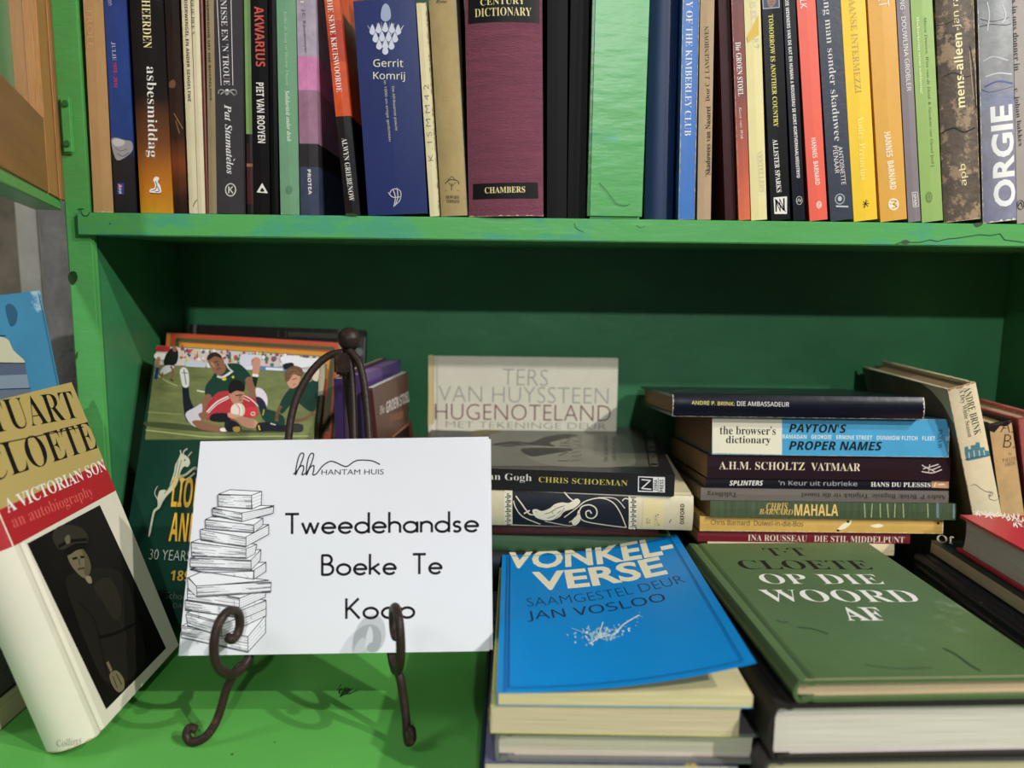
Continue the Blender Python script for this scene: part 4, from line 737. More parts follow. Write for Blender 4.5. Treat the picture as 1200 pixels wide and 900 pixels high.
# ---- books standing behind the easel ----
def behind(label, pxl, pxr, ytop, y0, t_w, cover, dx=.012, **k):
    P0 = at_y(pxl, ytop, y0); P1 = at_y(pxr, ytop, y0)
    return standing(label, P0.x, y0, .0004, 0, -math.atan2(dx, .1), (P1.x - P0.x) * .985 - .0003, t_w, P0.z, cover, **k)
b = behind('purple book standing behind the left arm of the easel', 391, 401.5, 444, .628, .11, cv((62, 44, 92), .35, .1))
b = behind('slim cream topped book between two purple ones', 402.5, 408.5, 436, .630, .11, cv((86, 66, 84), .35, .2), pages=(214, 200, 150))
b.art('spine', 'W5', 'worn_dots', [(WH, ell(x, y, 3.4, 4.5, 0, 8)) for x, y in ((142, 390), (146, 436), (152, 560), (150, 586), (156, 606), (158, 640), (164, 664), (168, 690))])
b = behind('violet book standing behind the easel collar', 409.5, 427.5, 440, .629, .115, cv((92, 66, 128), .35, .1), pages=(150, 120, 170))
b = behind('brown book with tilted white title, rightmost behind the easel', 429, 438, 455, .620, .108, cv((98, 64, 52), .35, .12, ns=14), dx=.013, pages=(214, 216, 214), worn=((232, 220, 210), (('r', .0008),)))
b.art('spine', '0', 'spine_panel', [((84, 28, 32), [(430.5, 457), (436.6, 457), (443.5, 520), (431, 520)])])
b.text('front', 'W5', 'Die', 366, 626, 398, 610, 52, 'b', (200, 190, 180)); b.text('front', 'W5', 'GROEN STOEL', 408, 606, 560, 530, 66, 'sb', (214, 206, 200)); b.text('front', 'W5', 'roman', 432, 680, 520, 650, 44, 'i', (170, 116, 80))
b.art('front', 'W5', 'cover_picture', [((40, 26, 24), [(456, 800), (556, 716), (562, 800)]), ((110, 50, 40), [(556, 700), (572, 690), (590, 800), (562, 800)]), ((150, 100, 70), 4, [(450, 800), (556, 712)])])
# ---- right end: three books leaning to the left ----
b = standing('cream jacketed hardback leaning left against the tall stack', .4055, .600, .0004, math.radians(16.4), 0, .0225, .150, .219, mat('aged_jacket', (222, 212, 174), .5, .12, 30, .15, spots=((196, 176, 130), 16, .62)), hard=True, bulge=.0012, pages=(150, 126, 96), worn=((170, 120, 84), (('t', .002), ('l', .0006))))
bb = b
b.art('back', 'uv', 'jacket_panel', [(mat('brown_jacket', (128, 114, 86), .6, .3, 20, .2), [(0, 0), (.1495, 0), (.1495, .2185), (0, .2185)]), ((226, 220, 190), [(.146, .2185), (.11, .2185), (.125, .214), (.138, .205), (.1495, .19), (.1495, .2185)])])
b.text('spine', 'W6', 'ANDRE BRINK', 520, 172, 572, 388, 34, 'r', INK, 'author_lettering'); b.text('spine', 'W6', 'A Dry White Season', 492, 182, 534, 400, 28, 'r', INK)
TE = (70, 130, 140)
b.art('spine', 'W6', 'castle_picture', [(TE, [(512, 478), (510, 446), (526, 442), (528, 456), (540, 454), (538, 440), (560, 438), (562, 424), (578, 424), (582, 448), (600, 446), (606, 462), (622, 462), (626, 486), (520, 510)]), ((206, 206, 180), 4, [(530, 470), (532, 496)]), ((206, 206, 180), 4, [(552, 462), (556, 490)]), ((206, 206, 180), 4, [(576, 462), (580, 486)]), ((206, 206, 180), 4, [(598, 460), (602, 482)]), ((206, 206, 180), 3, [(516, 484), (620, 468)]), ((36, 70, 84), 4, sl([(512, 504), (560, 492), (626, 484)])), ((36, 70, 84), 3, [(542, 440), (560, 438)])])
b.art('spine', 'W6', 'scribble', [((90, 80, 60), 2.5, sl([(538, 622), (560, 618), (584, 636), (610, 650), (640, 654), (632, 672), (622, 664), (626, 684), (652, 690), (670, 676), (666, 664)])), ((90, 80, 60), 2, sl([(614, 652), (632, 656), (626, 668)]))])
b = standing('tan old hardback with large A. B. initials, second of three leaning', .4295, .611, .0004, math.radians(13.5), 0, .0180, .130, .1855, cv((42, 38, 40), .5, .2), hard=True, bulge=.0008, pages=(206, 186, 140), worn=((70, 56, 50), (('t', .003),)))
b.art('spine', 'uv', 'paper_jacket', [(mat('tan_jacket', (196, 164, 112), .6, .25, 30, .2, spots=((160, 120, 76), 20, .60)), [(0, 0), (.0180, 0), (.0180, .183), (.013, .181), (.008, .1825), (.003, .178), (0, .180)])])
b.text('spine', 'W6', 'A.', 678, 350, 734, 352, 58, 'sl', INK); b.text('spine', 'W6', 'B.', 690, 418, 742, 420, 62, 'sl', INK); b.text('spine', 'W6', 'by', 712, 478, 728, 478, 16, 'r', (90, 70, 50)); b.text('spine', 'W6', 'PAULINE', 684, 508, 748, 496, 18, 'r', (90, 70, 50), 'author_lettering'); b.text('spine', 'W6', 'SMITH', 696, 528, 742, 518, 18, 'r', (90, 70, 50), 'author_lettering')
b = standing('faded pink hardback with dark red boards, against the right side',   .4498, .612, .0004, math.radians(12.3), 0, .0175, .130, .190, cv((198, 112, 106), .6, .15), hard=True, pages=(196, 170, 136), worn=((150, 50, 60), (('t', .003), ('l', .0006))))
# ======================= books at the front of the counter =======================
BL = (0, 136, 212)
lv3 = [.0727, .0647, .0482, .0300, .0150, 0]
xl = at_y(583, 811, .3875).x
def lift(u, v): return .019 * (u / .139) ** 2.0
b = flat('bright blue paperback with cream VONKELVERSE title, curling cover', xl, .3875, lv3[1], lv3[0], .139, .205, mat('cyan_blue', BL, .4, .05, 30, .05), pages=(232, 218, 166), lift=lift)
CW = (240, 234, 206); NB = (22, 44, 84)
b.text('front', 'W3', 'VONKEL-', 100, 165, 682, 112, 68, 'sh', CW); b.text('front', 'W3', 'VERSE', 192, 244, 652, 188, 68, 'sh', CW)
b.text('front', 'W3', 'SAAMGESTEL DEUR', 172, 318, 722, 236, 30, 'sl', NB, 'editor_lettering'); b.text('front', 'W3', 'JAN VOSLOO', 172, 368, 658, 302, 38, 'sr', NB, 'editor_lettering')
rr = random.Random(5); sp = []
def bez(a, c, t): return a[0] + (c[0] - a[0]) * t, a[1] + (c[1] - a[1]) * t
for k in range(110):
    x = rr.gauss(430, 40); y = 432 + (x - 430) * -.12 + rr.gauss(0, 12); sp.append(((150, 200, 222) if k % 3 else (212, 230, 232), ell(x, y, rr.uniform(2, 8), rr.uniform(2, 5), rr.uniform(0, 3), 6)))
sp += [((214, 232, 232), 7, sl([(392, 466), (430, 444), (480, 432), (510, 400), (566, 366)])), ((150, 200, 222), 4, sl([(330, 412), (380, 430), (440, 450), (500, 440)])), ((214, 232, 232), 4, sl([(440, 390), (430, 420), (424, 446)]))]
for k in range(14): x = rr.uniform(470, 600); sp.append(((150, 200, 222), ell(x, 410 - (x - 470) * .3 + rr.gauss(0, 12), 3, 2, 0, 6)))
b.art('front', 'W3', 'splash_drawing', sp)
w_, h_ = .139, .205
b.art('front', 'uv', 'border_rule', [((12, 70, 130), .0006, [(.006 + (w_ - .012) * i / 20, .004) for i in range(21)] + [(w_ - .006, .004 + (h_ - .008) * i / 10) for i in range(11)] + [(.006 + (w_ - .012) * (20 - i) / 20, h_ - .004) for i in range(21)] + [(.006, .004)]), ((10, 92, 160), .0006, [(.004, .0), (.004, h_)])])
x2 = at_y(575, 840, .388).x
b = flat('cream-paged paperback with yellow green cover, directly under the blue one', x2, .388, lv3[2], lv3[1] - .0001, at_y(867, 845, .388).x - x2, .198, cv((206, 206, 112), .4), pages=(226, 206, 170), yaw=-.006)
x3 = at_y(582, 880, .390).x
b = flat('thicker grey-covered book, third in the front pile', x3, .390, lv3[3], lv3[2], at_y(893, 866, .390).x - x3, .195, mat('grey_board', (120, 118, 118), .4, .1), hard=True, pages=(226, 212, 192), yaw=.004, bulge=.001)
x4 = at_y(568, 897, .389).x
b = flat('colourful patterned paperback under the grey-covered book', x4, .389, lv3[4], lv3[3], .140, .19, mat('patterned', (96, 92, 130), .4, .4, 60, .1, spots=((200, 170, 60), 50, .56)), pages=(220, 206, 180))
b = flat('dark blue book at the bottom of the front pile', x4 - .002, .389, lv3[5], lv3[4], .142, .19, cv((30, 40, 70)), hard=True)
b_ = None
# ---- green hardback and the pile under it ----
GB = mat('olive_cloth', (84, 112, 68), .38, .16, 14, .2, bscale=300, spots=((112, 138, 106), 9, .62))
b = flat('green cloth hardback lying flat, lettered in black and white', .1525, .376, .0752, .0880, .144, .206, GB, yaw=.055, hard=True, pages=(222, 196, 156), bulge=.003, worn=None)
b.text('front', 'W4', 'T·T', 272, 188, 404, 188, 25, 'r', INK, 'author_lettering'); b.text('front', 'W4', 'CLOETE', 184, 230, 614, 231, 30, 'r', INK, 'author_lettering')
b.text('front', 'W4', 'OP DIE', 254, 277, 650, 278, 33, 'r', WH); b.text('front', 'W4', 'WOORD', 262, 332, 768, 334, 40, 'r', WH); b.text('front', 'W4', 'AF', 524, 392, 658, 392, 44, 'b', WH)
b.art('front', 'W4', 'cover_stains', [((58, 78, 52), 7, sl([(380, 436), (430, 442), (480, 458)])), ((50, 66, 56), 8, sl([(860, 506), (900, 526), (940, 556), (980, 580)])), ((58, 78, 52), 5, sl([(600, 560), (700, 572), (820, 570)])), ((58, 78, 52), 4, sl([(310, 412), (326, 420), (350, 418)]))])
b.art('front', 'uv', 'hinge_line', [((58, 80, 46), .0009, [(.0068, .002), (.0068, .204)]), ((190, 180, 140), .0008, [(.003, .0006), (.040, .0008), (.085, .0006), (.141, .0007)])])
x5 = .141
b = flat('thick hardback with bright white pages under the green one', x5, .3745, .0428, .0750, .160, .212, cv((52, 46, 44), .5), yaw=.05, hard=True, pages=(232, 222, 208), bulge=.004)
b = flat('dark violet grey book under the white-paged hardback', .139, .376, .020, .0426, .160, .205, cv((78, 66, 74), .5), yaw=.04, hard=True)
b = flat('brown book at the base of the pile under the green hardback', .141, .378, 0, .0198, .160, .205, cv((70, 52, 44), .5), yaw=.04, hard=True)
# ---- pile at the right edge ----
xr_ = .347
b = flat('dark brown book at the base of the right edge pile', .334, .40, 0, .032, .150, .19, cv((52, 42, 40), .5), hard=True)
b = flat('black book with worn spine, lowest thin one of the right pile', .328, .398, .0615, .0693, .150, .197, cv((24, 26, 32), .35, .3, spots=((120, 110, 96), 90, .66)), hard=True, bulge=.001)
b = flat('second thin black book with frayed edge in the right pile', .3275, .397, .0695, .0773, .150, .198, cv((34, 38, 46), .35, .3, spots=((140, 134, 120), 80, .66)), hard=True, bulge=.001)
b = flat('dull grey book beneath the two thin black ones', .336, .399, .0322, .0613, .148, .19, cv((66, 66, 70), .5), hard=True)
# dark green book whose fore-edge faces left: spine on the right
def flat_r(label, x0, y0, z0, z1, w, h, cover, hard=False, **k):
    """lying flat with the fore-edge on the left: back cover up, spine to the right"""
    return make_book(label, frame((x0 + w, y0, z1 - .00015), (0, 0, -1), (0, 1, 0)), z1 - z0 - .0003, w, h, cover, hard, **k)
b = flat_r('dark green book with white letters, its pages facing left', .340, .400, .0775, .0878, .140, .197, cv((30, 56, 46), .35), pages=(196, 184, 150))
b.text('back', 'Z8', 'JO', 496, 268, 388, 254, 44, 'i', WH)
RB = mat('red_jacket', (190, 36, 56), .35, .12, 30, .1)
b = flat_r('thick red hardback with white floral lettering, on top at right', xr_, .386, .0880, .1170, .150, .187, RB, hard=True, pages=(206, 202, 192), bulge=.002)
fl = []
for (x, y) in ((640, 108), (690, 112), (740, 118), (790, 124), (850, 128), (880, 150), (860, 176), (700, 124), (820, 140)):
    for k in range(5):
        a_ = k * 1.257 + x; fl.append(((240, 226, 214), ell(x + 20 * math.cos(a_), y + 7 * math.sin(a_), 15, 4.5, a_ * .3, 8)))
fl += [((244, 232, 222), 8, sl([(836, 150), (860, 160), (876, 152), (862, 144)])), ((244, 232, 222), 9, sl([(876, 176), (900, 190), (930, 186)])), ((244, 232, 222), 5, sl([(600, 98), (660, 106), (720, 108)]))]
b.art('back', 'Z8', 'floral_print', fl)
# ---- big cream hardback leaning at the left ----
FL = at_z(60, 893, .0005); FR = at_z(122, 884, .0005)
tk = .030; ln = math.radians(18.6); yv = 0
h5 = .2145
b = standing('white jacketed hardback leaning left, soldier portrait on its cover', -.2850, .4375, .0004, ln, yv, .033, .118, h5, mat('white_jacket', (226, 220, 200), .38, .05, 20, .08), hard=True, bulge=.006, pages=(214, 200, 170), worn=((206, 186, 140), (('b', .0012),)))
def strip(u0, u1, v0, v1): return [(u0, v0), (u1, v0), (u1, v1), (u0, v1)]
GOLD = (186, 164, 98); REDB = (176, 30, 38)
hh = h5
vg = b.uv('front', 122, 541)[1]; vr_ = b.uv('front', 139, 573)[1]
b.art('front', 'uv', 'cover_band', [(GOLD, strip(0, .118, vg, hh)), (REDB, strip(0, .118, vr_, vg))])
b.art('spine', 'uv', 'spine_band', [(GOLD, strip(.0005, .0325, vg, hh)), (REDB, strip(.0005, .0325, vr_, vg))])
b.text('front', 'W1', 'STUART', -70, 104, 172, 66, 72, 'r', INK, 'author_lettering'); b.text('front', 'W1', 'CLOETE', -38, 208, 214, 136, 74, 'r', INK, 'author_lettering')
b.text('front', 'W1', 'A VICTORIAN SON', 12, 300, 240, 204, 30, 'b', WH); b.text('front', 'W1', 'an autobiography', 28, 340, 212, 266, 34, 'r', (214, 92, 84))
b.text('spine', 'W1', 'Collins', 130, 842, 188, 832, 16, 'i', (150, 130, 130), 'publisher_lettering')
b.art('front', 'W1', 'author_rule', [(INK, 2, [(-10, 158), (190, 118)])])
PH = (40, 36, 30); P2 = (52, 48, 38); FC = (118, 108, 80)
b.art('front', 'W1', 'portrait_photo', [(mat('dark_photo', (34, 30, 26), .3, .2, 30, .05), [(62, 385), (228, 297), (380, 625), (243, 765)]),
    ((42, 39, 32), sm([(150, 470), (180, 450), (250, 440), (290, 470), (310, 540), (330, 620), (330, 660), (290, 700), (240, 700), (200, 620), (170, 540)])),
    (P2, sm([(214, 482), (244, 462), (268, 490), (278, 540), (262, 560), (236, 520)])), ((34, 31, 26), 3, sl([(180, 520), (216, 560), (230, 620), (246, 690)])), ((50, 46, 37), 3, sl([(250, 480), (262, 530), (286, 590), (296, 640)])), ((30, 27, 22), 5, sl([(226, 600), (266, 590), (310, 568)])),
    (FC, sm([(154, 408), (166, 396), (186, 396), (198, 410), (206, 436), (202, 456), (192, 464), (176, 452), (160, 430)])), ((96, 86, 64), sm([(186, 398), (200, 412), (208, 440), (200, 462), (192, 450), (194, 424)])),
    ((30, 26, 22), 3.5, [(166, 420), (176, 418)]), ((30, 26, 22), 3.5, [(184, 416), (192, 416)]), ((90, 80, 60), 3, [(180, 420), (182, 434)]), ((80, 50, 40), 3, [(178, 444), (192, 441)]),
    ((58, 54, 44), sm([(120, 372), (128, 350), (152, 342), (184, 348), (200, 366), (198, 384), (176, 384), (146, 398), (132, 396)])), ((26, 24, 20), sm([(146, 402), (170, 386), (200, 384), (198, 396), (176, 400), (156, 412)])), ((30, 27, 23), 5, sl([(134, 392), (160, 380), (198, 376)])), ((110, 102, 78), sm([(148, 372), (158, 366), (160, 382), (152, 386)])),
    ((140, 132, 106), sm([(194, 462), (206, 460), (210, 474), (202, 476)])), (FC, sm([(250, 686), (266, 676), (282, 694), (284, 716), (272, 726), (258, 712)])), ((60, 50, 40), 2, [(258, 690), (268, 716)]), ((60, 50, 40), 2, [(266, 684), (278, 708)]), (FC, 6, [(246, 658), (254, 676)])])
# pile of lying books it rests on, at the far left
zl = [0, .022, .052, .090, .120]
for lab, c_, z0_, z1_, pg in (('beige paged book at the base of the far left pile', (70, 66, 60), 0, 1, (206, 190, 150)), ('dull black book second in the far left pile', (30, 30, 32), 1, 2, (90, 86, 80)), ('grey book third in the far left pile', (120, 122, 120), 2, 3, (160, 158, 150)), ('slate book topmost of the far left pile', (86, 94, 96), 3, 4, (150, 148, 140))):
    flat(lab, -.4780, .452, zl[z0_], zl[z1_], .150, .115, cv(c_, .5), pages=pg)
# large blue picture book behind it
P0 = at_y(33, 337, .586)
Xn = Vector((0, -1, 0)); tl_ = math.radians(-7.5)
Zv = Vector((math.sin(tl_), 0, math.cos(tl_))); lb = math.radians(2.0)
wB = .180; hB = (P0.z - wB * math.sin(-tl_)) / math.cos(tl_) - .001
Yv = Vector((math.cos(tl_), 0, -math.sin(tl_)))
O = P0 - Zv * hB - Yv * wB; O.z = .0004 + .0
b = make_book('tall sky blue picture book with a heap of books pictured, far left', frame(O + Vector((0, .014, 0)), Xn, Zv), .004, wB, hB - .002, mat('sky_jacket', (74, 146, 182), .35, .12, 12, .1, spots=((170, 204, 216), 16, .53)), hard=True, bulge=.0005, worn=None)
b.art('front', 'Z5', 'cover_picture', [((214, 210, 178), sm([(-40, 590), (30, 588), (60, 640), (110, 690), (60, 700), (-40, 690)])), ((94, 108, 130), [(-40, 692), (110, 696), (118, 745), (-40, 752)]), ((140, 156, 172), [(-40, 752), (118, 745), (130, 806), (-40, 812)]), ((34, 40, 50), 4, [(-40, 694), (110, 696)]), ((34, 40, 50), 4, [(-40, 812), (134, 806)]), ((110, 120, 136), [(-40, 816), (134, 810), (140, 860), (-40, 860)]), ((50, 100, 130), sm([(24, 450), (50, 436), (76, 470), (70, 520), (44, 530)])), ((36, 50, 60), 4, [(0, 575), (24, 575)])])
# ======================= the sign and its easel =======================
Pb0 = at_y(209, 768.5, .4605); Pb1 = at_y(573.5, 763, .4605); Pt0 = at_y(232, 515.5, .5105); Pt1 = at_y(574.5, 513.5, .5105)
sx = (Pb1 - Pb0).normalized(); hv = ((Pt0 + Pt1) - (Pb0 + Pb1)) / 2; sh = hv.length; sz = (hv - sx * hv.dot(sx)).normalized()
sw = ((Pb1 - Pb0).length + (Pt1 - Pt0).length) / 2; mid = (Pb0 + Pb1) / 2; sO = mid - sx * sw / 2
sn = sx.cross(sz)                                   # towards the viewer
Ms = Matrix(((sx.x, sn.x * -1, sz.x, sO.x), (sx.y, sn.y * -1, sz.y, sO.y), (sx.z, sn.z * -1, sz.z, sO.z), (0, 0, 0, 1)))
sign = thing('sign', 'white printed paper sign standing on the black wire easel', 'sign'); sign.matrix_world = Ms
shr = (Pt0 - Pb0).dot(sx)
bm = bmesh.new(); V = [bm.verts.new(p) for p in ((0, 0, 0), (sw, 0, 0), (sw + .0008, 0, sh), (.0035, 0, sh), (0, .0006, 0), (sw, .0006, 0), (sw + .0008, .0006, sh), (.0035, .0006, sh))]
for q in ((0, 1, 2, 3), (7, 6, 5, 4), (0, 4, 5, 1), (1, 5, 6, 2), (2, 6, 7, 3), (3, 7, 4, 0)): bm.faces.new([V[i] for i in q])
bm_obj('paper', bm, mat('sign_paper', (226, 227, 233), .45, .02, 12, .1, bscale=8), sign)
box('backing_card', (.004, .0008, .0008), (sw + .0022, .0018, sh - .0015), mat('white_card', (222, 222, 224), .6, .03), sign)
T = Thing(sign, Ms); T.face('f', (0, 0, 0), (1, 0, 0), (0, 0, 1))
# main lettering: drawn with a round pen of even width, letter by letter
def arc(cx, cy, rx, ry, a0, a1, n=14): return [(cx + rx * math.cos(math.radians(a0 + (a1 - a0) * i / n)), cy + ry * math.sin(math.radians(a0 + (a1 - a0) * i / n))) for i in range(n + 1)]
X_ = .52; r_ = .26
GLY = {'T': (.50, [[(0, 1), (.5, 1)], [(.25, 1), (.25, 0)]]), 'w': (.62, [[(0, X_), (.16, 0), (.31, X_), (.46, 0), (.62, X_)]]),
       'e': (.50, [[(.02, .27)] + [(.5, .27)] + arc(.26, .26, .25, .26, 2, 318)]), 'd': (.52, [arc(.26, .26, .26, .26, 0, 360, 24), [(.52, 1.02), (.52, 0)]]),
       'h': (.42, [[(0, 1.02), (0, 0)], [(0, .28)] + arc(.21, .31, .21, .21, 180, 0) + [(.42, 0)]]), 'n': (.42, [[(0, X_), (0, 0)], [(0, .28)] + arc(.21, .31, .21, .21, 180, 0) + [(.42, 0)]]),
       'a': (.52, [arc(.26, .26, .26, .26, 0, 360, 24), [(.52, X_), (.52, 0)]]), 's': (.32, [arc(.17, .385, .13, .125, 35, 270, 10) + arc(.15, .13, .14, .13, 90, -140, 10)]),
       'o': (.54, [arc(.27, .26, .27, .26, 0, 360, 24)]), 'k': (.40, [[(0, 1.02), (0, 0)], [(.37, X_), (.02, .24)], [(.12, .31), (.40, 0)]]),
       'B': (.46, [[(0, 0), (0, 1), (.20, 1)] + arc(.20, .77, .19, .23, 90, -90, 10) + [(0, .54)], [(.2, .54)] + arc(.2, .27, .25, .27, 90, -90, 12) + [(0, 0)]]),
       'K': (.50, [[(0, 1), (0, 0)], [(.46, 1), (.02, .42)], [(.12, .55), (.50, 0)]]), 'p': (.52, [arc(.26, .26, .26, .26, 0, 360, 24), [(0, X_), (0, -.38)]])}
def pen(word, view, x0, x1, ybase, cap, track=.20, width=.105, slope=-.012):
    tot = sum(.42 if c == ' ' else GLY[c][0] for c in word) + track * (len(word) - 1); sc = (x1 - x0) / tot; x = x0; it = []
    for c in word:
        if c == ' ': x += (.42 + track) * sc; continue
        for st_ in GLY[c][1]: it.append(((34, 34, 36), width * cap, [(x + p[0] * sc, ybase + (x + p[0] * sc - x0) * slope - p[1] * cap) for p in st_]))
        x += (GLY[c][0] + track) * sc
    T.art('f', view, 'title_lettering', it)
pen('Tweedehandse', 'W2', 318, 812, 297, 50, .15, .13)
pen('Boeke Te', 'W2', 412, 718, 403, 50, .16, .13)
pen('Koop', 'W2', 474, 648, 515, 50, .17, .13)
DK = (50, 50, 54)
T.art('f', 'W2', 'logo', [(DK, 3.2, sl([(338, 144), (350, 132), (362, 104), (364, 92), (356, 92), (348, 112), (343, 146), (352, 128), (362, 122), (364, 132), (360, 146), (372, 140)])),
                          (DK, 3.2, sl([(372, 142), (384, 116), (390, 94), (382, 92), (374, 112), (371, 146), (380, 128), (390, 122), (390, 134), (388, 146), (398, 142), (412, 124), (430, 112), (444, 113), (464, 122), (476, 124), (494, 112), (510, 108), (540, 110), (560, 119)]))])
T.text('f', 'W2', 'HANTAM HUIS', 410, 139, 570, 138, 13.5, 's', DK, 'logo_lettering')
# drawing of a tall pile of books
LN = (40, 40, 44); PW = (236, 236, 240); SH1 = (190, 190, 196); SH2 = (140, 140, 148)
its = []; hr = random.Random(2)
def drawn(top, side, front, spine_left=True):
    """three visible faces of a drawn book as quads, with a few hatch lines"""
    for q, c in ((top, PW), (front, PW), (side, PW)):
        its.append((c, q)); its.append((LN, 2.6, q + [q[0]]))
    a, b2, c, d = front                    # tl, tr, br, bl
    for j in range(16):
        t_ = hr.uniform(.06, .94); l_ = hr.uniform(.05, .34) * (1 if j % 3 else 1.8); e_ = 0 if j % 2 else 1
        s_ = (a[0] + (d[0] - a[0]) * t_, a[1] + (d[1] - a[1]) * t_); q_ = (b2[0] + (c[0] - b2[0]) * t_, b2[1] + (c[1] - b2[1]) * t_)
        if e_: s_, q_ = q_, s_
        its.append(((104, 104, 112), 1.7, [s_, (s_[0] + (q_[0] - s_[0]) * l_, s_[1] + (q_[1] - s_[1]) * l_)]))
    its.append(((70, 70, 76), 4.2, [(d[0], d[1] - 1), (c[0], c[1] - 1)]))
    for t_ in (.22, .4, .6, .8):
        its.append((SH2, 1.1, [(a[0] + (d[0] - a[0]) * t_ + 4, a[1] + (d[1] - a[1]) * t_), (a[0] + (b2[0] - a[0]) * (.25 + .3 * t_) + (d[0] - a[0]) * t_, a[1] + (b2[1] - a[1]) * (.25 + .3 * t_) + (d[1] - a[1]) * t_)]))
        its.append((SH1, 1.1, [(b2[0] + (c[0] - b2[0]) * t_ - 4, b2[1] + (c[1] - b2[1]) * t_), (a[0] + (b2[0] - a[0]) * .6 + (d[0] - a[0]) * t_, a[1] + (b2[1] - a[1]) * .6 + (d[1] - a[1]) * t_)]))
    a, b2, c, d = side
    for t_ in (.25, .5, .75): its.append((SH2, 1.2, [(a[0] + (d[0] - a[0]) * t_, a[1] + (d[1] - a[1]) * t_), (b2[0] + (c[0] - b2[0]) * t_, b2[1] + (c[1] - b2[1]) * t_)]))
drawn([(160, 700), (260, 650), (454, 664), (392, 738)], [(392, 738), (454, 664), (454, 724), (392, 792)], [(158, 706), (392, 738), (392, 794), (158, 742)])
drawn([(176, 654), (300, 610), (456, 632), (340, 700)], [(300, 696), (456, 632), (456, 664), (300, 738)], [(174, 660), (300, 694), (300, 738), (180, 700)])
drawn([(172, 610), (240, 580), (456, 610), (362, 650)], [(362, 648), (456, 612), (456, 640), (362, 680)], [(172, 612), (362, 640), (362, 672), (172, 646)])
drawn([(180, 566), (250, 540), (454, 566), (360, 606)], [(362, 604), (454, 566), (454, 598), (362, 640)], [(180, 570), (362, 602), (362, 636), (180, 610)])
drawn([(184, 530), (230, 510), (466, 540), (212, 562)], [(180, 530), (212, 562), (214, 600), (182, 568)], [(212, 560), (474, 546), (472, 582), (214, 600)])
drawn([(190, 500), (240, 490), (456, 476), (414, 506)], [(414, 504), (456, 478), (456, 508), (414, 536)], [(190, 502), (238, 514), (414, 508), (412, 536)])
drawn([(196, 462), (250, 440), (438, 432), (404, 470)], [(404, 468), (438, 434), (436, 470), (404, 504)], [(190, 462), (404, 470), (404, 502), (190, 494)])
drawn([(194, 406), (222, 396), (424, 414), (386, 432)], [(386, 430), (424, 414), (418, 446), (386, 464)], [(194, 408), (386, 430), (386, 464), (196, 456)])
drawn([(228, 362), (262, 352), (466, 344), (386, 390)], [(386, 388), (466, 346), (466, 378), (386, 422)], [(226, 362), (386, 390), (386, 424), (228, 400)])
drawn([(244, 326), (264, 318), (446, 322), (414, 348)], [(414, 346), (446, 322), (446, 346), (414, 374)], [(244, 328), (414, 346), (412, 374), (246, 360)])
drawn([(270, 286), (320, 276), (486, 278), (372, 306)], [(372, 304), (484, 282), (482, 304), (372, 334)], [(268, 288), (372, 304), (372, 334), (270, 314)])
drawn([(290, 238), (330, 222), (442, 228), (408, 242)], [(406, 242), (442, 228), (440, 276), (408, 290)], [(288, 240), (406, 242), (406, 290), (290, 282)])
rr = random.Random(9)
for k in range(46):
    x = rr.uniform(180, 440); y = rr.uniform(590, 780)
    if y < 790 - (x - 180) * .1: its.append((SH2, 1.6, [(x, y), (x + 3, y + rr.uniform(8, 20))])) if k % 2 else None
T.art('f', 'W8', 'book_pile_drawing', its)
# easel
iron = mat('wrought_iron', (58, 44, 38), .42, .25, 60, .5, bscale=350, spots=((104, 66, 44), 30, .62))
ez = thing('easel', 'dark brown wrought iron easel with scrolled feet holding the sign', 'easel', (at_y(409, 700, .46).x, .452, 0))
eo = ez.location.copy()
def tube(name, pts, r, parent=ez, seg=12, n=8):
    bm = bmesh.new(); add_tube(bm, [Vector(p) - eo for p in catmull(pts, n)], r, seg); return bm_obj(name, bm, iron, parent, smooth=True)
k_ = (Pt0.y - Pb0.y) / (Pt0.z - Pb0.z)
def plane(px, py, off):      # point on the leaning plane of the sign, `off` behind its face
    n_ = sn; o_ = sO - n_ * off; d_ = ray(px, py); t_ = (o_ - CAMP).dot(n_) / d_.dot(n_); return CAMP + d_ * t_
OF = .0075
Lb = plane(291, 772, .004); Rb = plane(459, 768, .004)
lfoot = [Lb] + [at_y(x, y, d_) for x, y, d_ in ((279, 783, .459), (266, 806, .457), (259, 830, .4535), (251, 850, .4495), (239, 865, .4465), (225, 869.5, .4455), (218.5, 862, .447), (222, 853, .4490), (230, 855, .4490))]
rfoot = [Rb] + [at_y(x, y, d_) for x, y, d_ in ((468, 792, .457), (473, 820, .454), (476, 845, .4500), (477, 862, .4465), (479, 870, .4445), (483, 866, .4430), (482, 856, .445), (478, 853, .4490))]
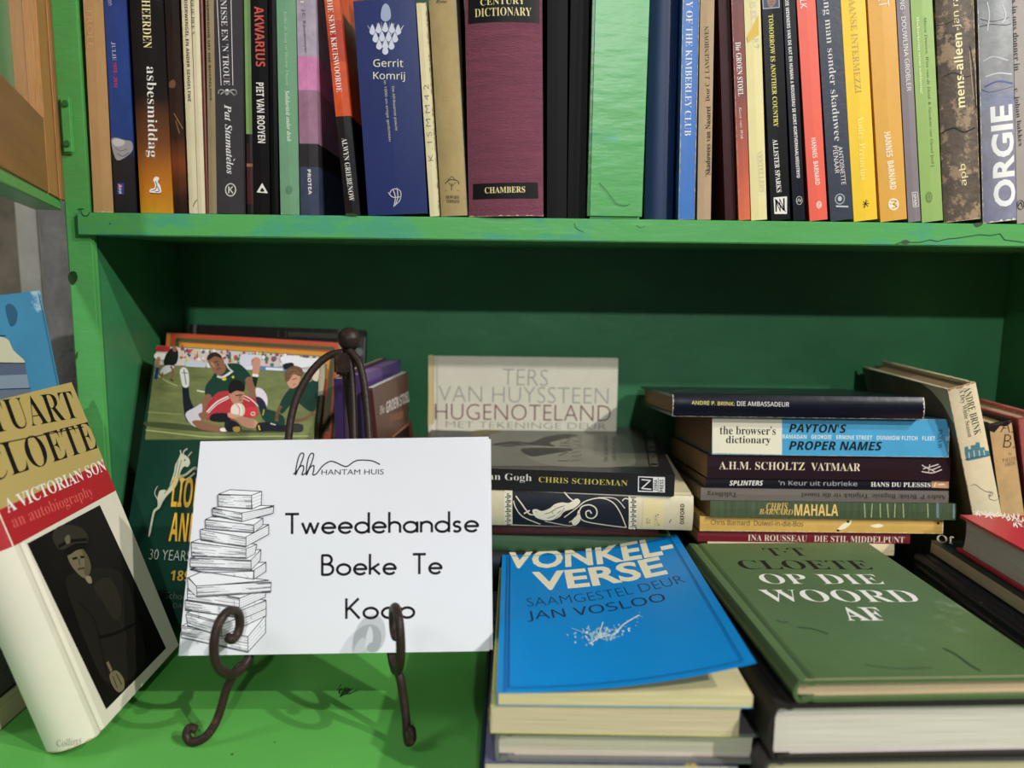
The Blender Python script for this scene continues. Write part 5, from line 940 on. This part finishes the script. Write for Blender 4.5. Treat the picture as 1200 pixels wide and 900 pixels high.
def legup(pts): return [plane(x, y, OF) for x, y in pts]
ltop = legup([(402, 413), (385, 417), (366, 434), (350, 461), (341, 490), (337, 520), (325, 580), (312, 660), (301, 730)])
rtop = legup([(409, 410), (420, 424), (426, 446), (430, 480), (433, 520), (440, 600), (450, 690), (456, 742)])
tube('front_leg', ltop + lfoot, .0027); tube('front_leg', rtop + rfoot, .0027)
# rear leg hinged at the collar, foot behind
c1 = plane(405, 436, OF + .004)
tube('rear_leg', [plane(403, 428, OF + .003), plane(405, 450, OF + .006) + Vector((0, .004, 0)), Vector((c1.x + .002, c1.y + .045, .10)), Vector((c1.x + .003, c1.y + .075, .004))], .0026)
tube('strut', [plane(410, 420, OF + .002), plane(413, 450, OF + .004), plane(415, 520, OF + .004), plane(418, 700, OF + .003)], .0024)
bm = bmesh.new(); cc = plane(401, 426, OF) - eo; add_box(bm, cc - Vector((.0052, .004, .0075)), cc + Vector((.0052, .004, .0075)), .0015); bm_obj('collar', bm, iron, ez)
bm = bmesh.new(); bc = plane(409.5, 397, OF) - eo; bmesh.ops.create_uvsphere(bm, u_segments=28, v_segments=18, radius=.0083, matrix=Matrix.Translation(bc)); bm_obj('ball_finial', bm, iron, ez, smooth=True)
bm = bmesh.new(); add_tube(bm, [bc + Vector((-.001, 0, -.006)), bc + Vector((-.0015, 0, -.012))], .0035, 12); bm_obj('neck', bm, iron, ez, smooth=True)
def hook(base, az):
    dx, dy = math.sin(az), -math.cos(az); z0 = base.z
    pr = [(-.001, 0), (.005, -.004), (.014, -.0042), (.023, .002), (.0285, .0125), (.0285, .024), (.024, .034), (.016, .038), (.0085, .0345), (.0062, .027), (.0085, .0205), (.0135, .0185), (.0165, .021)]
    return [Vector((base.x + dx * s_, base.y + dy * s_, z0 + z_ + .0008)) for s_, z_ in pr]
tube('hook', hook(Lb, math.radians(-22)), .0029); tube('hook', hook(Rb, math.radians(20)), .0029)
tube('crossbar', [plane(300, 745, OF), plane(380, 748, OF + .001), plane(457, 742, OF)], .0022)
set_type()
